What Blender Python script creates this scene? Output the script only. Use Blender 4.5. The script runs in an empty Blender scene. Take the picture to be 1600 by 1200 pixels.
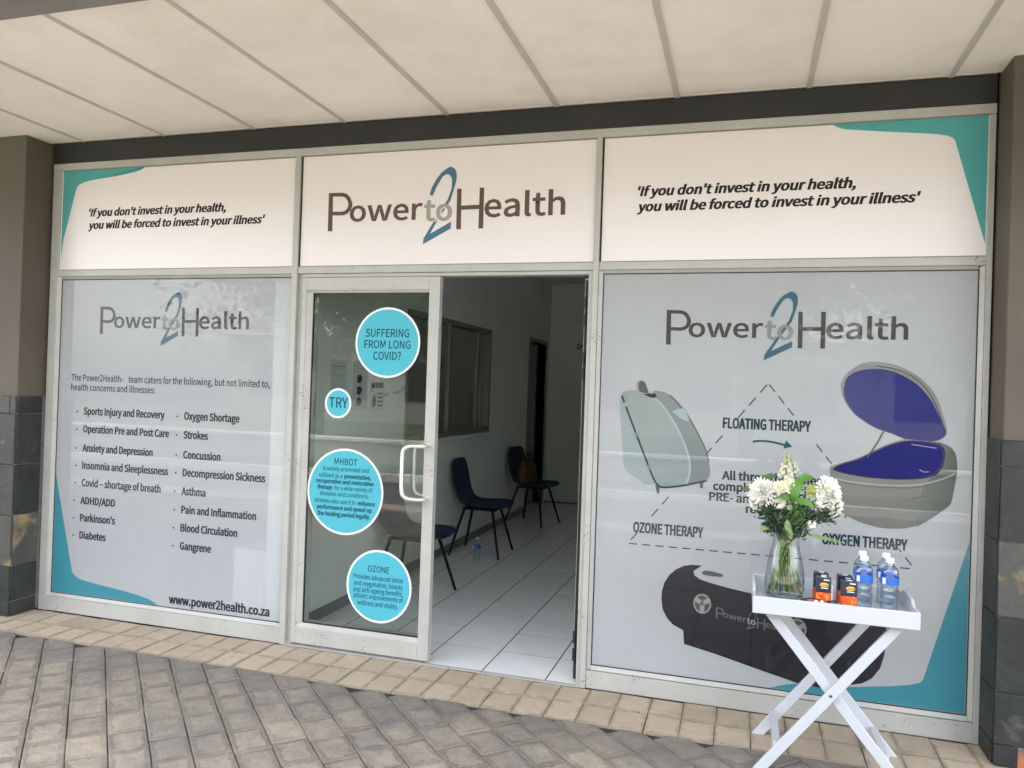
import bpy, bmesh, math, random, os
from mathutils import Vector, Matrix, Quaternion
random.seed(7)
rnd = random.uniform
SC = bpy.context.scene
COL = SC.collection
rad = math.radians

# ------------------------------------------------------------------ camera
cam = bpy.data.cameras.new('camera'); cam_ob = bpy.data.objects.new('camera', cam); COL.objects.link(cam_ob)
cam.sensor_width = 36.0; cam.lens = 1211.364 / 1600 * 36.0
cam.clip_start = 0.05; cam.clip_end = 600
_r = Vector((0.95739088, 0.28688513, 0.0331607)); _u = Vector((-0.03001032, -0.01537285, 0.99943137)); _f = Vector((-0.28723177, 0.95784164, 0.00610831))
cam_ob.matrix_world = Matrix(((_r.x, _u.x, -_f.x, 0.95205), (_r.y, _u.y, -_f.y, -3.9369), (_r.z, _u.z, -_f.z, 1.52176), (0, 0, 0, 1)))
SC.camera = cam_ob
# ------------------------------------------------------------------ light
SUN_EL, SUN_AZ = 70, 20          # azimuth of the sun, degrees from +Y towards +X (behind the building)
world = bpy.data.worlds.new('World'); SC.world = world; world.use_nodes = True
wn = world.node_tree; bg = wn.nodes['Background']
sky = wn.nodes.new('ShaderNodeTexSky'); sky.sky_type = 'NISHITA'; sky.sun_disc = False
sky.sun_elevation = rad(SUN_EL); sky.sun_rotation = rad(SUN_AZ); sky.air_density = 1.0; sky.dust_density = 3.0; sky.ozone_density = 1.0
hsv = wn.nodes.new('ShaderNodeHueSaturation'); hsv.inputs['Saturation'].default_value = 0.30
wn.links.new(sky.outputs[0], hsv.inputs['Color']); wn.links.new(hsv.outputs[0], bg.inputs[0]); bg.inputs[1].default_value = 0.15
sun = bpy.data.lights.new('sun', 'SUN'); sun.energy = 1.5; sun.angle = rad(12); sun.color = (1, 0.95, 0.87)
sun_ob = bpy.data.objects.new('sun', sun); COL.objects.link(sun_ob)
_d = Vector((math.sin(rad(SUN_AZ)) * math.cos(rad(SUN_EL)), math.cos(rad(SUN_AZ)) * math.cos(rad(SUN_EL)), math.sin(rad(SUN_EL))))
sun_ob.rotation_euler = _d.to_track_quat('Z', 'Y').to_euler()
sun_ob.location = (0, 0, 12)
SC.view_settings.view_transform = 'Standard'; SC.view_settings.look = 'None'
SC.view_settings.exposure = 3.33; SC.view_settings.gamma = 1.0; SC.view_settings.use_curve_mapping = False
SC.cycles.max_bounces = 10; SC.cycles.diffuse_bounces = 5; SC.cycles.transparent_max_bounces = 24

# ------------------------------------------------------------------ materials
def srgb(r, g, b):
    f = lambda c: (c / 255 / 12.92) if c / 255 <= 0.04045 else ((c / 255 + 0.055) / 1.055) ** 2.4
    return (f(r), f(g), f(b), 1)
MATS = {}
class N:
    def __init__(s, name, rough=0.5, metal=0.0, spec=0.5):
        s.m = bpy.data.materials.new(name); s.m.use_nodes = True; s.t = s.m.node_tree
        s.b = s.t.nodes['Principled BSDF']; s.b.inputs['Roughness'].default_value = rough; s.b.inputs['Metallic'].default_value = metal
        s.b.inputs['Specular IOR Level'].default_value = spec
        MATS[name] = s.m
    def n(s, t, **k):
        x = s.t.nodes.new(t)
        for a, b in k.items():
            if a.startswith('i_'): x.inputs[int(a[2:]) if a[2:].isdigit() else a[2:].replace('_', ' ')].default_value = b
            else: setattr(x, a, b)
        return x
    def l(s, a, b): s.t.links.new(a, b)
    def coord(s, kind='Object'): return s.n('ShaderNodeTexCoord').outputs[kind]
    def pos(s): return s.n('ShaderNodeNewGeometry').outputs['Position']
    def noise(s, scale, vec=None, detail=4, rough=0.55, out='Fac'):
        x = s.n('ShaderNodeTexNoise'); x.inputs['Scale'].default_value = scale; x.inputs['Detail'].default_value = detail; x.inputs['Roughness'].default_value = rough
        if vec is not None: s.l(vec, x.inputs['Vector'])
        return x.outputs[out]
    def ramp(s, fac, stops):
        x = s.n('ShaderNodeValToRGB'); e = x.color_ramp.elements
        while len(e) < len(stops): e.new(0.5)
        for el, (p, c) in zip(e, stops): el.position = p; el.color = c if len(c) == 4 else (*c, 1)
        s.l(fac, x.inputs[0]); return x.outputs[0]
    def mix(s, fac, a, b, mode='MIX'):
        x = s.n('ShaderNodeMix', data_type='RGBA', blend_type=mode)
        for sock, v in ((x.inputs[0], fac), (x.inputs[6], a), (x.inputs[7], b)):
            if isinstance(v, (int, float)): sock.default_value = v
            elif isinstance(v, tuple): sock.default_value = v if len(v) == 4 else (*v, 1)
            else: s.l(v, sock)
        return x.outputs[2]
    def math(s, op, a, b=0.0):
        x = s.n('ShaderNodeMath', operation=op)
        for sock, v in ((x.inputs[0], a), (x.inputs[1], b)):
            if isinstance(v, (int, float)): sock.default_value = v
            else: s.l(v, sock)
        return x.outputs[0]
    def col(s, c):
        if isinstance(c, tuple): s.b.inputs['Base Color'].default_value = c if len(c) == 4 else (*c, 1)
        else: s.l(c, s.b.inputs['Base Color'])
        return s
    def bump(s, h, strength=0.3, dist=0.01):
        x = s.n('ShaderNodeBump'); x.inputs['Strength'].default_value = strength; x.inputs['Distance'].default_value = dist
        s.l(h, x.inputs['Height']); s.l(x.outputs[0], s.b.inputs['Normal']); return s
    def rnd(s): return s.n('ShaderNodeObjectInfo').outputs['Random']
G3 = lambda v: (v, v, v, 1)
def plain(name, c, rough=0.5, metal=0.0, var=0.0, scale=8, bump=0.0, spec=0.5):
    n = N(name, rough, metal, spec)
    c = c if len(c) == 4 else (*c, 1)
    if var:
        f = n.noise(scale, n.pos())
        n.col(n.ramp(f, [(0.3, tuple(x * (1 - var) for x in c[:3]) + (1,)), (0.7, tuple(min(1, x * (1 + var)) for x in c[:3]) + (1,))]))
        if bump: n.bump(n.noise(scale * 12, n.pos()), bump, 0.004)
    else: n.col(c)
    return n.m

# painted aluminium: chips and grime streaks
n = N('frame_paint', 0.42); p = n.pos()
base = n.ramp(n.noise(5, p), [(0.3, (0.36, 0.35, 0.325)), (0.7, (0.41, 0.40, 0.372))])
chips = n.math('MULTIPLY', n.ramp(n.noise(110, p, 2), [(0.60, G3(0)), (0.64, G3(1))]), n.ramp(n.noise(7, p, 3), [(0.60, G3(0)), (0.66, G3(1))]))
grime = n.ramp(n.noise(9, p, 6, 0.7), [(0.5, G3(0)), (0.8, G3(1))]); base = n.mix(n.math('MULTIPLY', grime, 0.18), base, (0.20, 0.175, 0.14, 1))
n.col(n.mix(n.math('MULTIPLY', chips, 0.8), base, (0.07, 0.05, 0.035, 1))); n.bump(n.noise(40, p), 0.05, 0.003)
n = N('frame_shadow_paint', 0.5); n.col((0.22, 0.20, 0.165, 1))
plain('gasket_or_shadow', (0.012, 0.012, 0.011), 0.6)
n = N('beam_paint', 0.6); n.col(n.ramp(n.noise(3, n.pos(), 6), [(0.3, (0.013, 0.0125, 0.0125)), (0.75, (0.02, 0.019, 0.018))]))
n = N('ceiling_board', 0.7); p = n.pos()
st = n.ramp(n.noise(1.4, p, 8, 0.7), [(0.35, (0.78, 0.715, 0.64)), (0.55, (0.86, 0.80, 0.735)), (0.75, (0.88, 0.83, 0.765))])
sp = n.ramp(n.noise(60, p, 2), [(0.74, G3(0)), (0.78, G3(1))])
n.col(n.mix(n.math('MULTIPLY', sp, 0.25), st, (0.3, 0.25, 0.19, 1))); n.bump(n.noise(25, p), 0.06, 0.004)
plain('cover_strip', (0.50, 0.46, 0.42), 0.5, var=0.08)
plain('soffit_paint', (0.21, 0.195, 0.185), 0.7, var=0.12)
n = N('pillar_plaster', 0.75); p = n.pos()
n.col(n.ramp(n.noise(2.5, p, 6), [(0.3, (0.082, 0.068, 0.051)), (0.7, (0.102, 0.086, 0.065))])); n.bump(n.noise(160, p, 3), 0.25, 0.002)
def slate(name, a, b, c, lo=0.58):
    n = N(name, 0.5, 0.0, 0.35); oc = n.pos(); r = n.rnd()
    cx = n.n('ShaderNodeCombineXYZ'); n.l(n.math('MULTIPLY', r, 31.0), cx.inputs[0]); n.l(n.math('MULTIPLY', r, 17.0), cx.inputs[2])
    va = n.n('ShaderNodeVectorMath', operation='ADD'); n.l(oc, va.inputs[0]); n.l(cx.outputs[0], va.inputs[1]); v = va.outputs[0]
    base = n.ramp(n.noise(5, v, 8, 0.65), [(0.25, a), (0.75, b)])
    tint = n.mix(n.math('MULTIPLY', r, 0.4), base, (0.034, 0.037, 0.034, 1))
    rust = n.ramp(n.noise(3.2, v, 5, 0.6), [(lo, G3(0)), (lo + 0.09, G3(1))])
    n.col(n.mix(rust, tint, c))
    n.bump(n.noise(9, v, 8, 0.7), 0.55, 0.012)
slate('slate_dark', (0.006, 0.007, 0.008), (0.042, 0.043, 0.042), (0.11, 0.10, 0.088, 1), 0.66)
slate('slate_light', (0.018, 0.019, 0.02), (0.072, 0.072, 0.071), (0.19, 0.175, 0.15, 1), 0.62)
slate('slate_rusty', (0.04, 0.04, 0.038), (0.10, 0.095, 0.085), (0.26, 0.195, 0.10, 1), 0.5)
slate('slate_orange', (0.12, 0.10, 0.075), (0.22, 0.17, 0.12), (0.34, 0.13, 0.06, 1), 0.5)
plain('grout', (0.20, 0.19, 0.165), 0.9, var=0.2, scale=40)
def edge_mask(n, hx, hy, w, v=None):
    """0 in the middle of a paver, 1 at its rim, with a wandering boundary"""
    oc = n.coord(); sx = n.n('ShaderNodeSeparateXYZ'); n.l(oc, sx.inputs[0])
    dx = n.math('SUBTRACT', hx, n.math('ABSOLUTE', sx.outputs[0])); dy = n.math('SUBTRACT', hy, n.math('ABSOLUTE', sx.outputs[1]))
    d = n.math('MINIMUM', dx, dy)
    ns = n.noise(17, n.pos(), 5, 0.62)
    return n.math('SUBTRACT', n.math('ADD', d, n.math('MULTIPLY', n.math('SUBTRACT', ns, 0.5), 0.062)), w)
n = N('grey_paver', 0.72); r = n.rnd(); p = n.pos()
c0 = n.ramp(r, [(0.0, (0.165, 0.145, 0.115)), (0.3, (0.245, 0.212, 0.164)), (0.6, (0.205, 0.181, 0.145)), (0.85, (0.30, 0.25, 0.19)), (1.0, (0.35, 0.275, 0.205))])
c0 = n.mix(0.5, c0, n.ramp(n.noise(14, p, 8, 0.7), [(0.3, (0.12, 0.103, 0.08)), (0.7, (0.36, 0.31, 0.243))]))
m = edge_mask(n, 0.1, 0.0735, 0.0105)
rim = n.ramp(m, [(0.0, G3(1)), (0.012, G3(0))])
band = n.ramp(m, [(0.0, G3(0.3)), (0.002, G3(1)), (0.008, G3(0.35)), (0.017, G3(0))])
dirty = n.math('MULTIPLY', n.ramp(n.noise(6, p, 3), [(0.33, G3(0.3)), (0.52, G3(1))]), n.ramp(n.math('FRACT', n.math('MULTIPLY', r, 7.31)), [(0.1, G3(0.55)), (0.6, G3(1))]))
c1 = n.mix(n.math('MULTIPLY', n.math('MULTIPLY', rim, dirty), 0.3), c0, (0.115, 0.095, 0.08, 1))
c1 = n.mix(n.math('MULTIPLY', n.math('MULTIPLY', band, dirty), 0.9), c1, (0.075, 0.06, 0.05, 1))
spk = n.ramp(n.noise(120, p, 2), [(0.74, G3(0)), (0.76, G3(1))])
sy = n.n('ShaderNodeSeparateXYZ'); n.l(p, sy.inputs[0])
nearwall = n.n('ShaderNodeMapRange'); nearwall.inputs[1].default_value = -0.95; nearwall.inputs[2].default_value = -0.42; n.l(sy.outputs[1], nearwall.inputs[0])
damp = n.ramp(n.math('ADD', n.noise(2.2, p, 5, 0.6), n.math('MULTIPLY', nearwall.outputs[0], 0.2)), [(0.5, G3(0)), (0.68, G3(1))])
c1 = n.mix(n.math('MULTIPLY', damp, 0.5), c1, (0.10, 0.094, 0.09, 1))
n.col(n.mix(n.math('MULTIPLY', spk, 0.5), c1, (0.6, 0.58, 0.52, 1)))
n.bump(n.math('ADD', n.noise(70, p, 6), n.math('MULTIPLY', n.noise(12, p, 3), 1.5)), 0.8, 0.008)
n = N('tan_paver', 0.8); r = n.rnd(); p = n.pos()
c0 = n.ramp(r, [(0.0, (0.34, 0.268, 0.19)), (0.5, (0.40, 0.318, 0.23)), (1.0, (0.44, 0.357, 0.262))])
c0 = n.mix(0.45, c0, n.ramp(n.noise(16, p, 8, 0.7), [(0.3, (0.27, 0.212, 0.152)), (0.7, (0.46, 0.373, 0.278))]))
m = edge_mask(n, 0.0765, 0.099, 0.005)
c0 = n.mix(n.math('MULTIPLY', n.ramp(m, [(0.0, G3(1)), (0.010, G3(0))]), 0.55), c0, (0.17, 0.145, 0.105, 1))
stn = n.ramp(n.noise(4, p, 6, 0.65), [(0.52, G3(0)), (0.66, G3(1))])
c0 = n.mix(n.math('MULTIPLY', stn, 0.35), c0, (0.2, 0.165, 0.125, 1))
gum = n.ramp(n.noise(38, p, 1), [(0.755, G3(0)), (0.765, G3(1))])
n.col(n.mix(n.math('MULTIPLY', gum, 0.85), c0, (0.05, 0.04, 0.035, 1))); n.bump(n.noise(80, p, 6), 0.4, 0.004)
plain('joint_sand', (0.035, 0.027, 0.02), 0.95, var=0.35, scale=30)
n = N('floor_tile_glaze', 0.22); p = n.pos()
n.col(n.mix(n.math('MULTIPLY', n.ramp(n.noise(6, p, 6), [(0.45, G3(0)), (0.7, G3(1))]), 0.15), (0.80, 0.80, 0.79, 1), (0.55, 0.54, 0.52, 1)))
n.bump(n.noise(6, p, 2), 0.02, 0.004)
plain('tile_grout', (0.025, 0.023, 0.02), 0.9)
plain('interior_paint', (0.68, 0.70, 0.665), 0.65, var=0.03, scale=2)
plain('skirting_tile', (0.16, 0.165, 0.16), 0.4)
plain('side_room_shade', (0.07, 0.075, 0.075), 0.9); plain('interior_ceiling_paint', (0.7, 0.7, 0.68), 0.8)  # side room wall tone is darkened to stand in for a dim room
plain('window_frame_bronze', (0.19, 0.20, 0.18), 0.4, 0.2)
# prints
def printed(name, c, rough=0.5, var=0.0):
    return plain(name, c, rough, var=var, scale=2.5, spec=0.12)
n = N('film_white_upper', 0.30); n.col(n.ramp(n.noise(1.2, n.pos(), 4), [(0.3, (0.70, 0.64, 0.64)), (0.7, (0.725, 0.665, 0.665))])); n.bump(n.noise(2.2, n.pos(), 3), 0.12, 0.02)
n = N('film_white_lower', 0.5, 0.0, 0.2); p = n.pos()      # perforated window film: partly see-through
n.col(n.ramp(n.noise(1.5, p, 3), [(0.3, (0.535, 0.537, 0.555)), (0.7, (0.56, 0.563, 0.585))]))
_t = n.n('ShaderNodeBsdfTransparent'); _m = n.n('ShaderNodeMixShader'); _m.inputs[0].default_value = 0.64
n.l(_t.outputs[0], _m.inputs[1]); n.l(n.b.outputs[0], _m.inputs[2]); n.l(_m.outputs[0], n.t.nodes['Material Output'].inputs[0])
printed('film_teal', (0.043, 0.215, 0.27)); printed('film_teal_upper', (0.085, 0.33, 0.33))
printed('print_white', (0.66, 0.68, 0.68)); printed('ink_brown', (0.115, 0.075, 0.062)); printed('ink_brown_lower', (0.062, 0.054, 0.049))
printed('ink_logo_blue', (0.07, 0.16, 0.22)); printed('ink_logo_blue_lower', (0.05, 0.105, 0.15)); printed('ink_logo_sand', (0.33, 0.30, 0.24)); printed('ink_logo_grey', (0.20, 0.215, 0.20))
printed('ink_black', (0.025, 0.02, 0.02)); printed('ink_dark', (0.022, 0.03, 0.036)); printed('ink_petrol', (0.012, 0.032, 0.044)); printed('ink_arrow', (0.010, 0.055, 0.085))
printed('decal_cyan', (0.075, 0.37, 0.45))
printed('ink_decal', (0.012, 0.06, 0.10))
def grad(name, c1, c2, ax, lo, hi, noise=0.0):
    n = N(name, 0.5, 0.0, 0.12); s = n.n('ShaderNodeSeparateXYZ'); n.l(n.pos(), s.inputs[0])
    mr = n.n('ShaderNodeMapRange'); mr.inputs[1].default_value = lo; mr.inputs[2].default_value = hi; n.l(s.outputs[ax], mr.inputs[0])
    f = mr.outputs[0]
    if noise: f = n.math('ADD', f, n.math('MULTIPLY', n.math('SUBTRACT', n.noise(7, n.pos(), 4), 0.5), noise))
    n.col(n.ramp(f, [(0, c1), (1, c2)])); return n.m
grad('print_capsule', (0.165, 0.21, 0.225), (0.235, 0.26, 0.26), 2, 0.75, 1.35, 0.7)
grad('print_capsule_shade', (0.09, 0.115, 0.13), (0.18, 0.195, 0.20), 2, 0.75, 1.35, 0.5)
printed('print_capsule_light', (0.29, 0.33, 0.335)); printed('print_capsule_back', (0.24, 0.28, 0.285))
grad('print_pod_grey', (0.105, 0.102, 0.094), (0.20, 0.197, 0.185), 2, 0.75, 1.5, 0.6)
grad('print_pod_side', (0.17, 0.17, 0.16), (0.065, 0.078, 0.072), 0, 1.55, 1.93, 0.5)
grad('print_pod_blue', (0.009, 0.011, 0.085), (0.022, 0.024, 0.14), 2, 1.0, 1.5, 1.4)
grad('print_pod_blue_deep', (0.006, 0.01, 0.085), (0.014, 0.014, 0.13), 0, 1.3, 1.9, 1.2)
printed('print_violet', (0.055, 0.035, 0.12)); printed('print_pod_line', (0.25, 0.248, 0.24)); printed('print_grey_line', (0.085, 0.085, 0.08))
grad('print_chamber_dark', (0.017, 0.0165, 0.021), (0.029, 0.027, 0.032), 2, 0.1, 0.75, 0.5)
printed('print_chamber_seam', (0.012, 0.011, 0.015)); printed('print_silver', (0.27, 0.265, 0.25)); printed('print_fan_well', (0.08, 0.075, 0.065)); printed('print_chamber_text', (0.13, 0.13, 0.14))
# glass: thin pane, tinted transparency + fresnel gloss
def glass(name, tint, boost=1.0, rough=0.0, ior=1.5, edge=None):
    m = bpy.data.materials.new(name); m.use_nodes = True; t = m.node_tree; t.nodes.clear(); MATS[name] = m
    o = t.nodes.new('ShaderNodeOutputMaterial'); mx = t.nodes.new('ShaderNodeMixShader'); tr = t.nodes.new('ShaderNodeBsdfTransparent'); gl = t.nodes.new('ShaderNodeBsdfGlossy')
    fr = t.nodes.new('ShaderNodeLayerWeight'); fr.inputs[0].default_value = 0.5; f0 = ((ior - 1) / (ior + 1)) ** 2
    pw = t.nodes.new('ShaderNodeMath'); pw.operation = 'POWER'; pw.inputs[1].default_value = 5.0; t.links.new(fr.outputs['Facing'], pw.inputs[0])
    mu = t.nodes.new('ShaderNodeMath'); mu.operation = 'MULTIPLY_ADD'; mu.inputs[1].default_value = (1 - f0) * boost; mu.inputs[2].default_value = f0 * boost; mu.use_clamp = True; t.links.new(pw.outputs[0], mu.inputs[0])
    tr.inputs[0].default_value = (*tint, 1); gl.inputs['Roughness'].default_value = rough; gl.inputs[0].default_value = (1, 1, 1, 1)
    if edge:
        p2 = t.nodes.new('ShaderNodeMath'); p2.operation = 'POWER'; p2.inputs[1].default_value = 2.5; t.links.new(fr.outputs['Facing'], p2.inputs[0])
        cm = t.nodes.new('ShaderNodeMix'); cm.data_type = 'RGBA'; cm.inputs[6].default_value = (*tint, 1); cm.inputs[7].default_value = tuple(c * edge for c in tint) + (1,)
        t.links.new(p2.outputs[0], cm.inputs[0]); t.links.new(cm.outputs[2], tr.inputs[0])
    t.links.new(mu.outputs[0], mx.inputs[0]); t.links.new(tr.outputs[0], mx.inputs[1]); t.links.new(gl.outputs[0], mx.inputs[2]); t.links.new(mx.outputs[0], o.inputs[0])
    return m
glass('window_glass', (0.96, 0.97, 0.965), 0.55, 0.0)
glass('door_glass', (0.74, 0.80, 0.765), 1.1, 0.0)
glass('vase_glass', (0.93, 0.96, 0.95), 1.6, 0.02, 1.5, 0.25)
glass('pet_plastic', (0.84, 0.91, 0.97), 2.2, 0.08, 1.5, 0.3)
glass('water', (0.95, 0.97, 0.965), 0.8, 0.0, 1.33)
plain('steel', (0.74, 0.72, 0.66), 0.38, 0.75); plain('dark_steel', (0.02, 0.02, 0.02), 0.4, 0.3)
n = N('table_paint', 0.32); n.col((0.47, 0.482, 0.512, 1)); n.bump(n.noise(30, n.pos(), 3), 0.04, 0.003)
plain('screw', (0.12, 0.11, 0.10), 0.4, 0.6)
plain('chair_blue', (0.006, 0.021, 0.058), 0.55, var=0.15, scale=30); plain('chair_leg', (0.006, 0.006, 0.0065), 0.6, spec=0.2)
plain('bag_leather', (0.085, 0.042, 0.017), 0.5, var=0.3, scale=12); plain('bag_strap', (0.025, 0.016, 0.01), 0.5)
plain('bottle_label', (0.01, 0.12, 0.50), 0.3, var=0.12, scale=60); plain('label_white', (0.75, 0.8, 0.85), 0.3); plain('notice_paper', (0.56, 0.58, 0.55), 0.6); plain('bottle_cap', (0.80, 0.82, 0.86), 0.35)
plain('carton_navy', (0.016, 0.016, 0.035), 0.35); plain('carton_yellow', (0.72, 0.42, 0.06), 0.35); plain('carton_side', (0.045, 0.045, 0.075), 0.4)
n = N('carton_orange', 0.35); n.col(n.ramp(n.noise(55, n.pos(), 4), [(0.35, (0.55, 0.035, 0.015)), (0.52, (0.85, 0.13, 0.02)), (0.66, (0.95, 0.42, 0.06))]))
plain('straw_white', (0.85, 0.85, 0.85), 0.4); plain('cord_black', (0.015, 0.015, 0.015), 0.5); plain('tag_red', (0.5, 0.05, 0.05), 0.4)
def petal(name, c, rough=0.6):
    n = N(name, rough); n.col(n.ramp(n.noise(40, n.pos(), 3), [(0.3, tuple(x * 0.88 for x in c)), (0.7, c)]))
    n.b.inputs['Subsurface Weight'].default_value = 0.0
    return n.m
petal('petal_white', (0.82, 0.81, 0.74)); petal('petal_cream', (0.80, 0.76, 0.60)); petal('petal_green', (0.50, 0.55, 0.18)); petal('daisy_eye', (0.55, 0.50, 0.12))
petal('bud_green', (0.45, 0.52, 0.20)); petal('leaf_bright', (0.075, 0.20, 0.028), 0.45); petal('leaf_mid', (0.05, 0.125, 0.024), 0.5); petal('leaf_dark', (0.018, 0.045, 0.018), 0.55)
petal('leaf_pale', (0.17, 0.26, 0.10), 0.55); petal('stem_green', (0.11, 0.18, 0.03), 0.45); petal('stem_olive', (0.15, 0.17, 0.045), 0.5)
plain('grass_green', (0.07, 0.10, 0.045), 0.9, var=0.3, scale=3); plain('bark', (0.09, 0.065, 0.045), 0.9, var=0.3, scale=20)
plain('crown_green', (0.05, 0.095, 0.025), 0.6, var=0.45, scale=3)
plain('garden_wall_paint', (0.40, 0.37, 0.32), 0.8, var=0.1); plain('coping_white', (0.75, 0.73, 0.69), 0.6)
plain('building_paint', (0.33, 0.31, 0.27), 0.8, var=0.1); plain('far_glass', (0.03, 0.035, 0.04), 0.1); plain('asphalt_dark', (0.15, 0.14, 0.13), 0.9, var=0.2); plain('tarmac', (0.38, 0.33, 0.275), 0.9, var=0.2)
plain('roof_concrete', (0.3, 0.29, 0.27), 0.9, var=0.1)

# ------------------------------------------------------------------ geometry helpers
def link(name, me, mat, parent=None, loc=None):
    o = bpy.data.objects.new(name, me)
    if mat is not None and not me.materials: me.materials.append(MATS[mat])
    COL.objects.link(o)
    if parent is not None: o.parent = parent
    if loc is not None: o.location = loc
    return o
def tag(o, label=None, cat=None, group=None, kind=None):
    if label: o['label'] = label
    if cat: o['category'] = cat
    if group: o['group'] = group
    if kind: o['kind'] = kind
    return o
def empty(name, label=None, cat=None, group=None, loc=(0, 0, 0), rz=0, kind=None):
    o = bpy.data.objects.new(name, None); o.empty_display_size = 0.1; COL.objects.link(o); o.location = loc; o.rotation_euler = (0, 0, rz)
    return tag(o, label, cat, group, kind)
def mesh(name, vs, fs, smooth=False):
    me = bpy.data.meshes.new(name); me.from_pydata([tuple(v) for v in vs], [], fs); me.validate(); me.update()
    if smooth:
        for p in me.polygons: p.use_smooth = True
    return me
class MB:
    def __init__(s): s.v = []; s.f = []
    def add(s, vs, fs):
        o = len(s.v); s.v += [tuple(v) for v in vs]; s.f += [tuple(i + o for i in f) for f in fs]; return s
    def box(s, x0, x1, y0, y1, z0, z1):
        return s.add([(x0, y0, z0), (x1, y0, z0), (x1, y1, z0), (x0, y1, z0), (x0, y0, z1), (x1, y0, z1), (x1, y1, z1), (x0, y1, z1)],
                     [(0, 3, 2, 1), (4, 5, 6, 7), (0, 1, 5, 4), (1, 2, 6, 5), (2, 3, 7, 6), (3, 0, 4, 7)])
    def prism(s, pts, axis, a, b):
        """extrude a 2D polygon along axis (0,1,2) from a to b"""
        k = len(pts)
        def mk(p, h): return (h, p[0], p[1]) if axis == 0 else ((p[0], h, p[1]) if axis == 1 else (p[0], p[1], h))
        return s.add([mk(p, a) for p in pts] + [mk(p, b) for p in pts], [tuple(range(k)), tuple(range(2 * k - 1, k - 1, -1))] + [((i + 1) % k, i, k + i, k + (i + 1) % k) for i in range(k)])
    def tube(s, path, r, seg=8, cap=True):
        path = [Vector(p) for p in path]; k = len(path); rs = r if isinstance(r, (list, tuple)) else [r] * k
        o = len(s.v); up = None
        for i, p in enumerate(path):
            d = (path[min(i + 1, k - 1)] - path[max(i - 1, 0)]).normalized()
            if up is None: up = d.orthogonal().normalized()
            up = (up - d * up.dot(d)); up = up.normalized() if up.length > 1e-6 else d.orthogonal().normalized()
            sd = d.cross(up)
            for j in range(seg):
                a = 2 * math.pi * j / seg; s.v.append(tuple(p + (up * math.cos(a) + sd * math.sin(a)) * rs[i]))
        for i in range(k - 1):
            for j in range(seg): s.f.append((o + i * seg + j, o + i * seg + (j + 1) % seg, o + (i + 1) * seg + (j + 1) % seg, o + (i + 1) * seg + j))
        if cap: s.f.append(tuple(o + seg - 1 - j for j in range(seg))); s.f.append(tuple(o + (k - 1) * seg + j for j in range(seg)))
        return s
    def lathe(s, prof, c=(0, 0, 0), seg=24, sq=None):
        o = len(s.v); k = len(prof)
        for r, z in prof:
            for j in range(seg):
                a = 2 * math.pi * j / seg; s.v.append((c[0] + r * math.cos(a), c[1] + r * math.sin(a), c[2] + z))
        for i in range(k - 1):
            for j in range(seg): s.f.append((o + i * seg + j, o + i * seg + (j + 1) % seg, o + (i + 1) * seg + (j + 1) % seg, o + (i + 1) * seg + j))
        return s
    def build(s, name, mat, parent=None, bevel=0.0, smooth=False, loc=None, segs=1):
        me = mesh(name, s.v, s.f, smooth)
        bm = bmesh.new(); bm.from_mesh(me); bmesh.ops.recalc_face_normals(bm, faces=bm.faces)
        if bevel:
            bmesh.ops.bevel(bm, geom=[e for e in bm.edges if e.is_manifold and e.calc_face_angle(0) > 0.6], offset=bevel, segments=segs, affect='EDGES', clamp_overlap=True)
        bm.to_mesh(me); bm.free()
        if smooth:
            for p in me.polygons: p.use_smooth = True
        return link(name, me, mat, parent, loc)
def box(name, x0, x1, y0, y1, z0, z1, mat, parent=None, bevel=0.0):
    return MB().box(x0, x1, y0, y1, z0, z1).build(name, mat, parent, bevel)
def copy_tree(o, parent=None):
    c = o.copy(); COL.objects.link(c)
    if parent is not None: c.parent = parent
    for ch in list(o.children): copy_tree(ch, c)
    return c
# flat print in the shop-front plane: coordinates are (x, z) metres
def poly(name, pts, mat, y, parent=None):
    bm = bmesh.new(); vs = [bm.verts.new((p[0], y, p[1])) for p in pts]
    f = bm.faces.new(vs); bm.normal_update()
    if f.normal.y > 0: f.normal_flip()
    bmesh.ops.triangulate(bm, faces=bm.faces); me = bpy.data.meshes.new(name); bm.to_mesh(me); bm.free()
    return link(name, me, mat, parent)
def smooth_pts(pts, n=4, closed=True):
    k = len(pts); out = []
    rng = range(k) if closed else range(k - 1)
    for i in rng:
        g = lambda j: pts[j % k] if closed else pts[max(0, min(k - 1, j))]
        p0, p1, p2, p3 = g(i - 1), g(i), g(i + 1), g(i + 2)
        for t in range(n):
            u = t / n
            out.append(tuple(0.5 * (2 * p1[a] + (p2[a] - p0[a]) * u + (2 * p0[a] - 5 * p1[a] + 4 * p2[a] - p3[a]) * u * u + (3 * p1[a] - p0[a] - 3 * p2[a] + p3[a]) * u ** 3) for a in range(len(p1))))
    if not closed: out.append(pts[-1])
    return out
def stroke(name, pts, w, mat, y, parent, ws=None):
    L = []; R = []; k = len(pts)
    for i in range(k):
        a = Vector(pts[max(i - 1, 0)]); b = Vector(pts[min(i + 1, k - 1)]); d = (b - a).normalized(); nn = Vector((-d.y, d.x)); h = (ws[i] if ws else w) / 2
        p = Vector(pts[i]); L.append(p + nn * h); R.append(p - nn * h)
    vs = [(p.x, y, p.y) for p in L + R]; fs = [(i, i + 1, k + i + 1, k + i) for i in range(k - 1)]
    return link(name, mesh(name, vs, fs), mat, parent)
try:
    FONT = bpy.data.fonts.load(os.path.join(bpy.utils.system_resource('DATAFILES'), 'fonts', 'Noto Sans CJK Regular.woff2'))
except Exception:
    FONT = None
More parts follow.
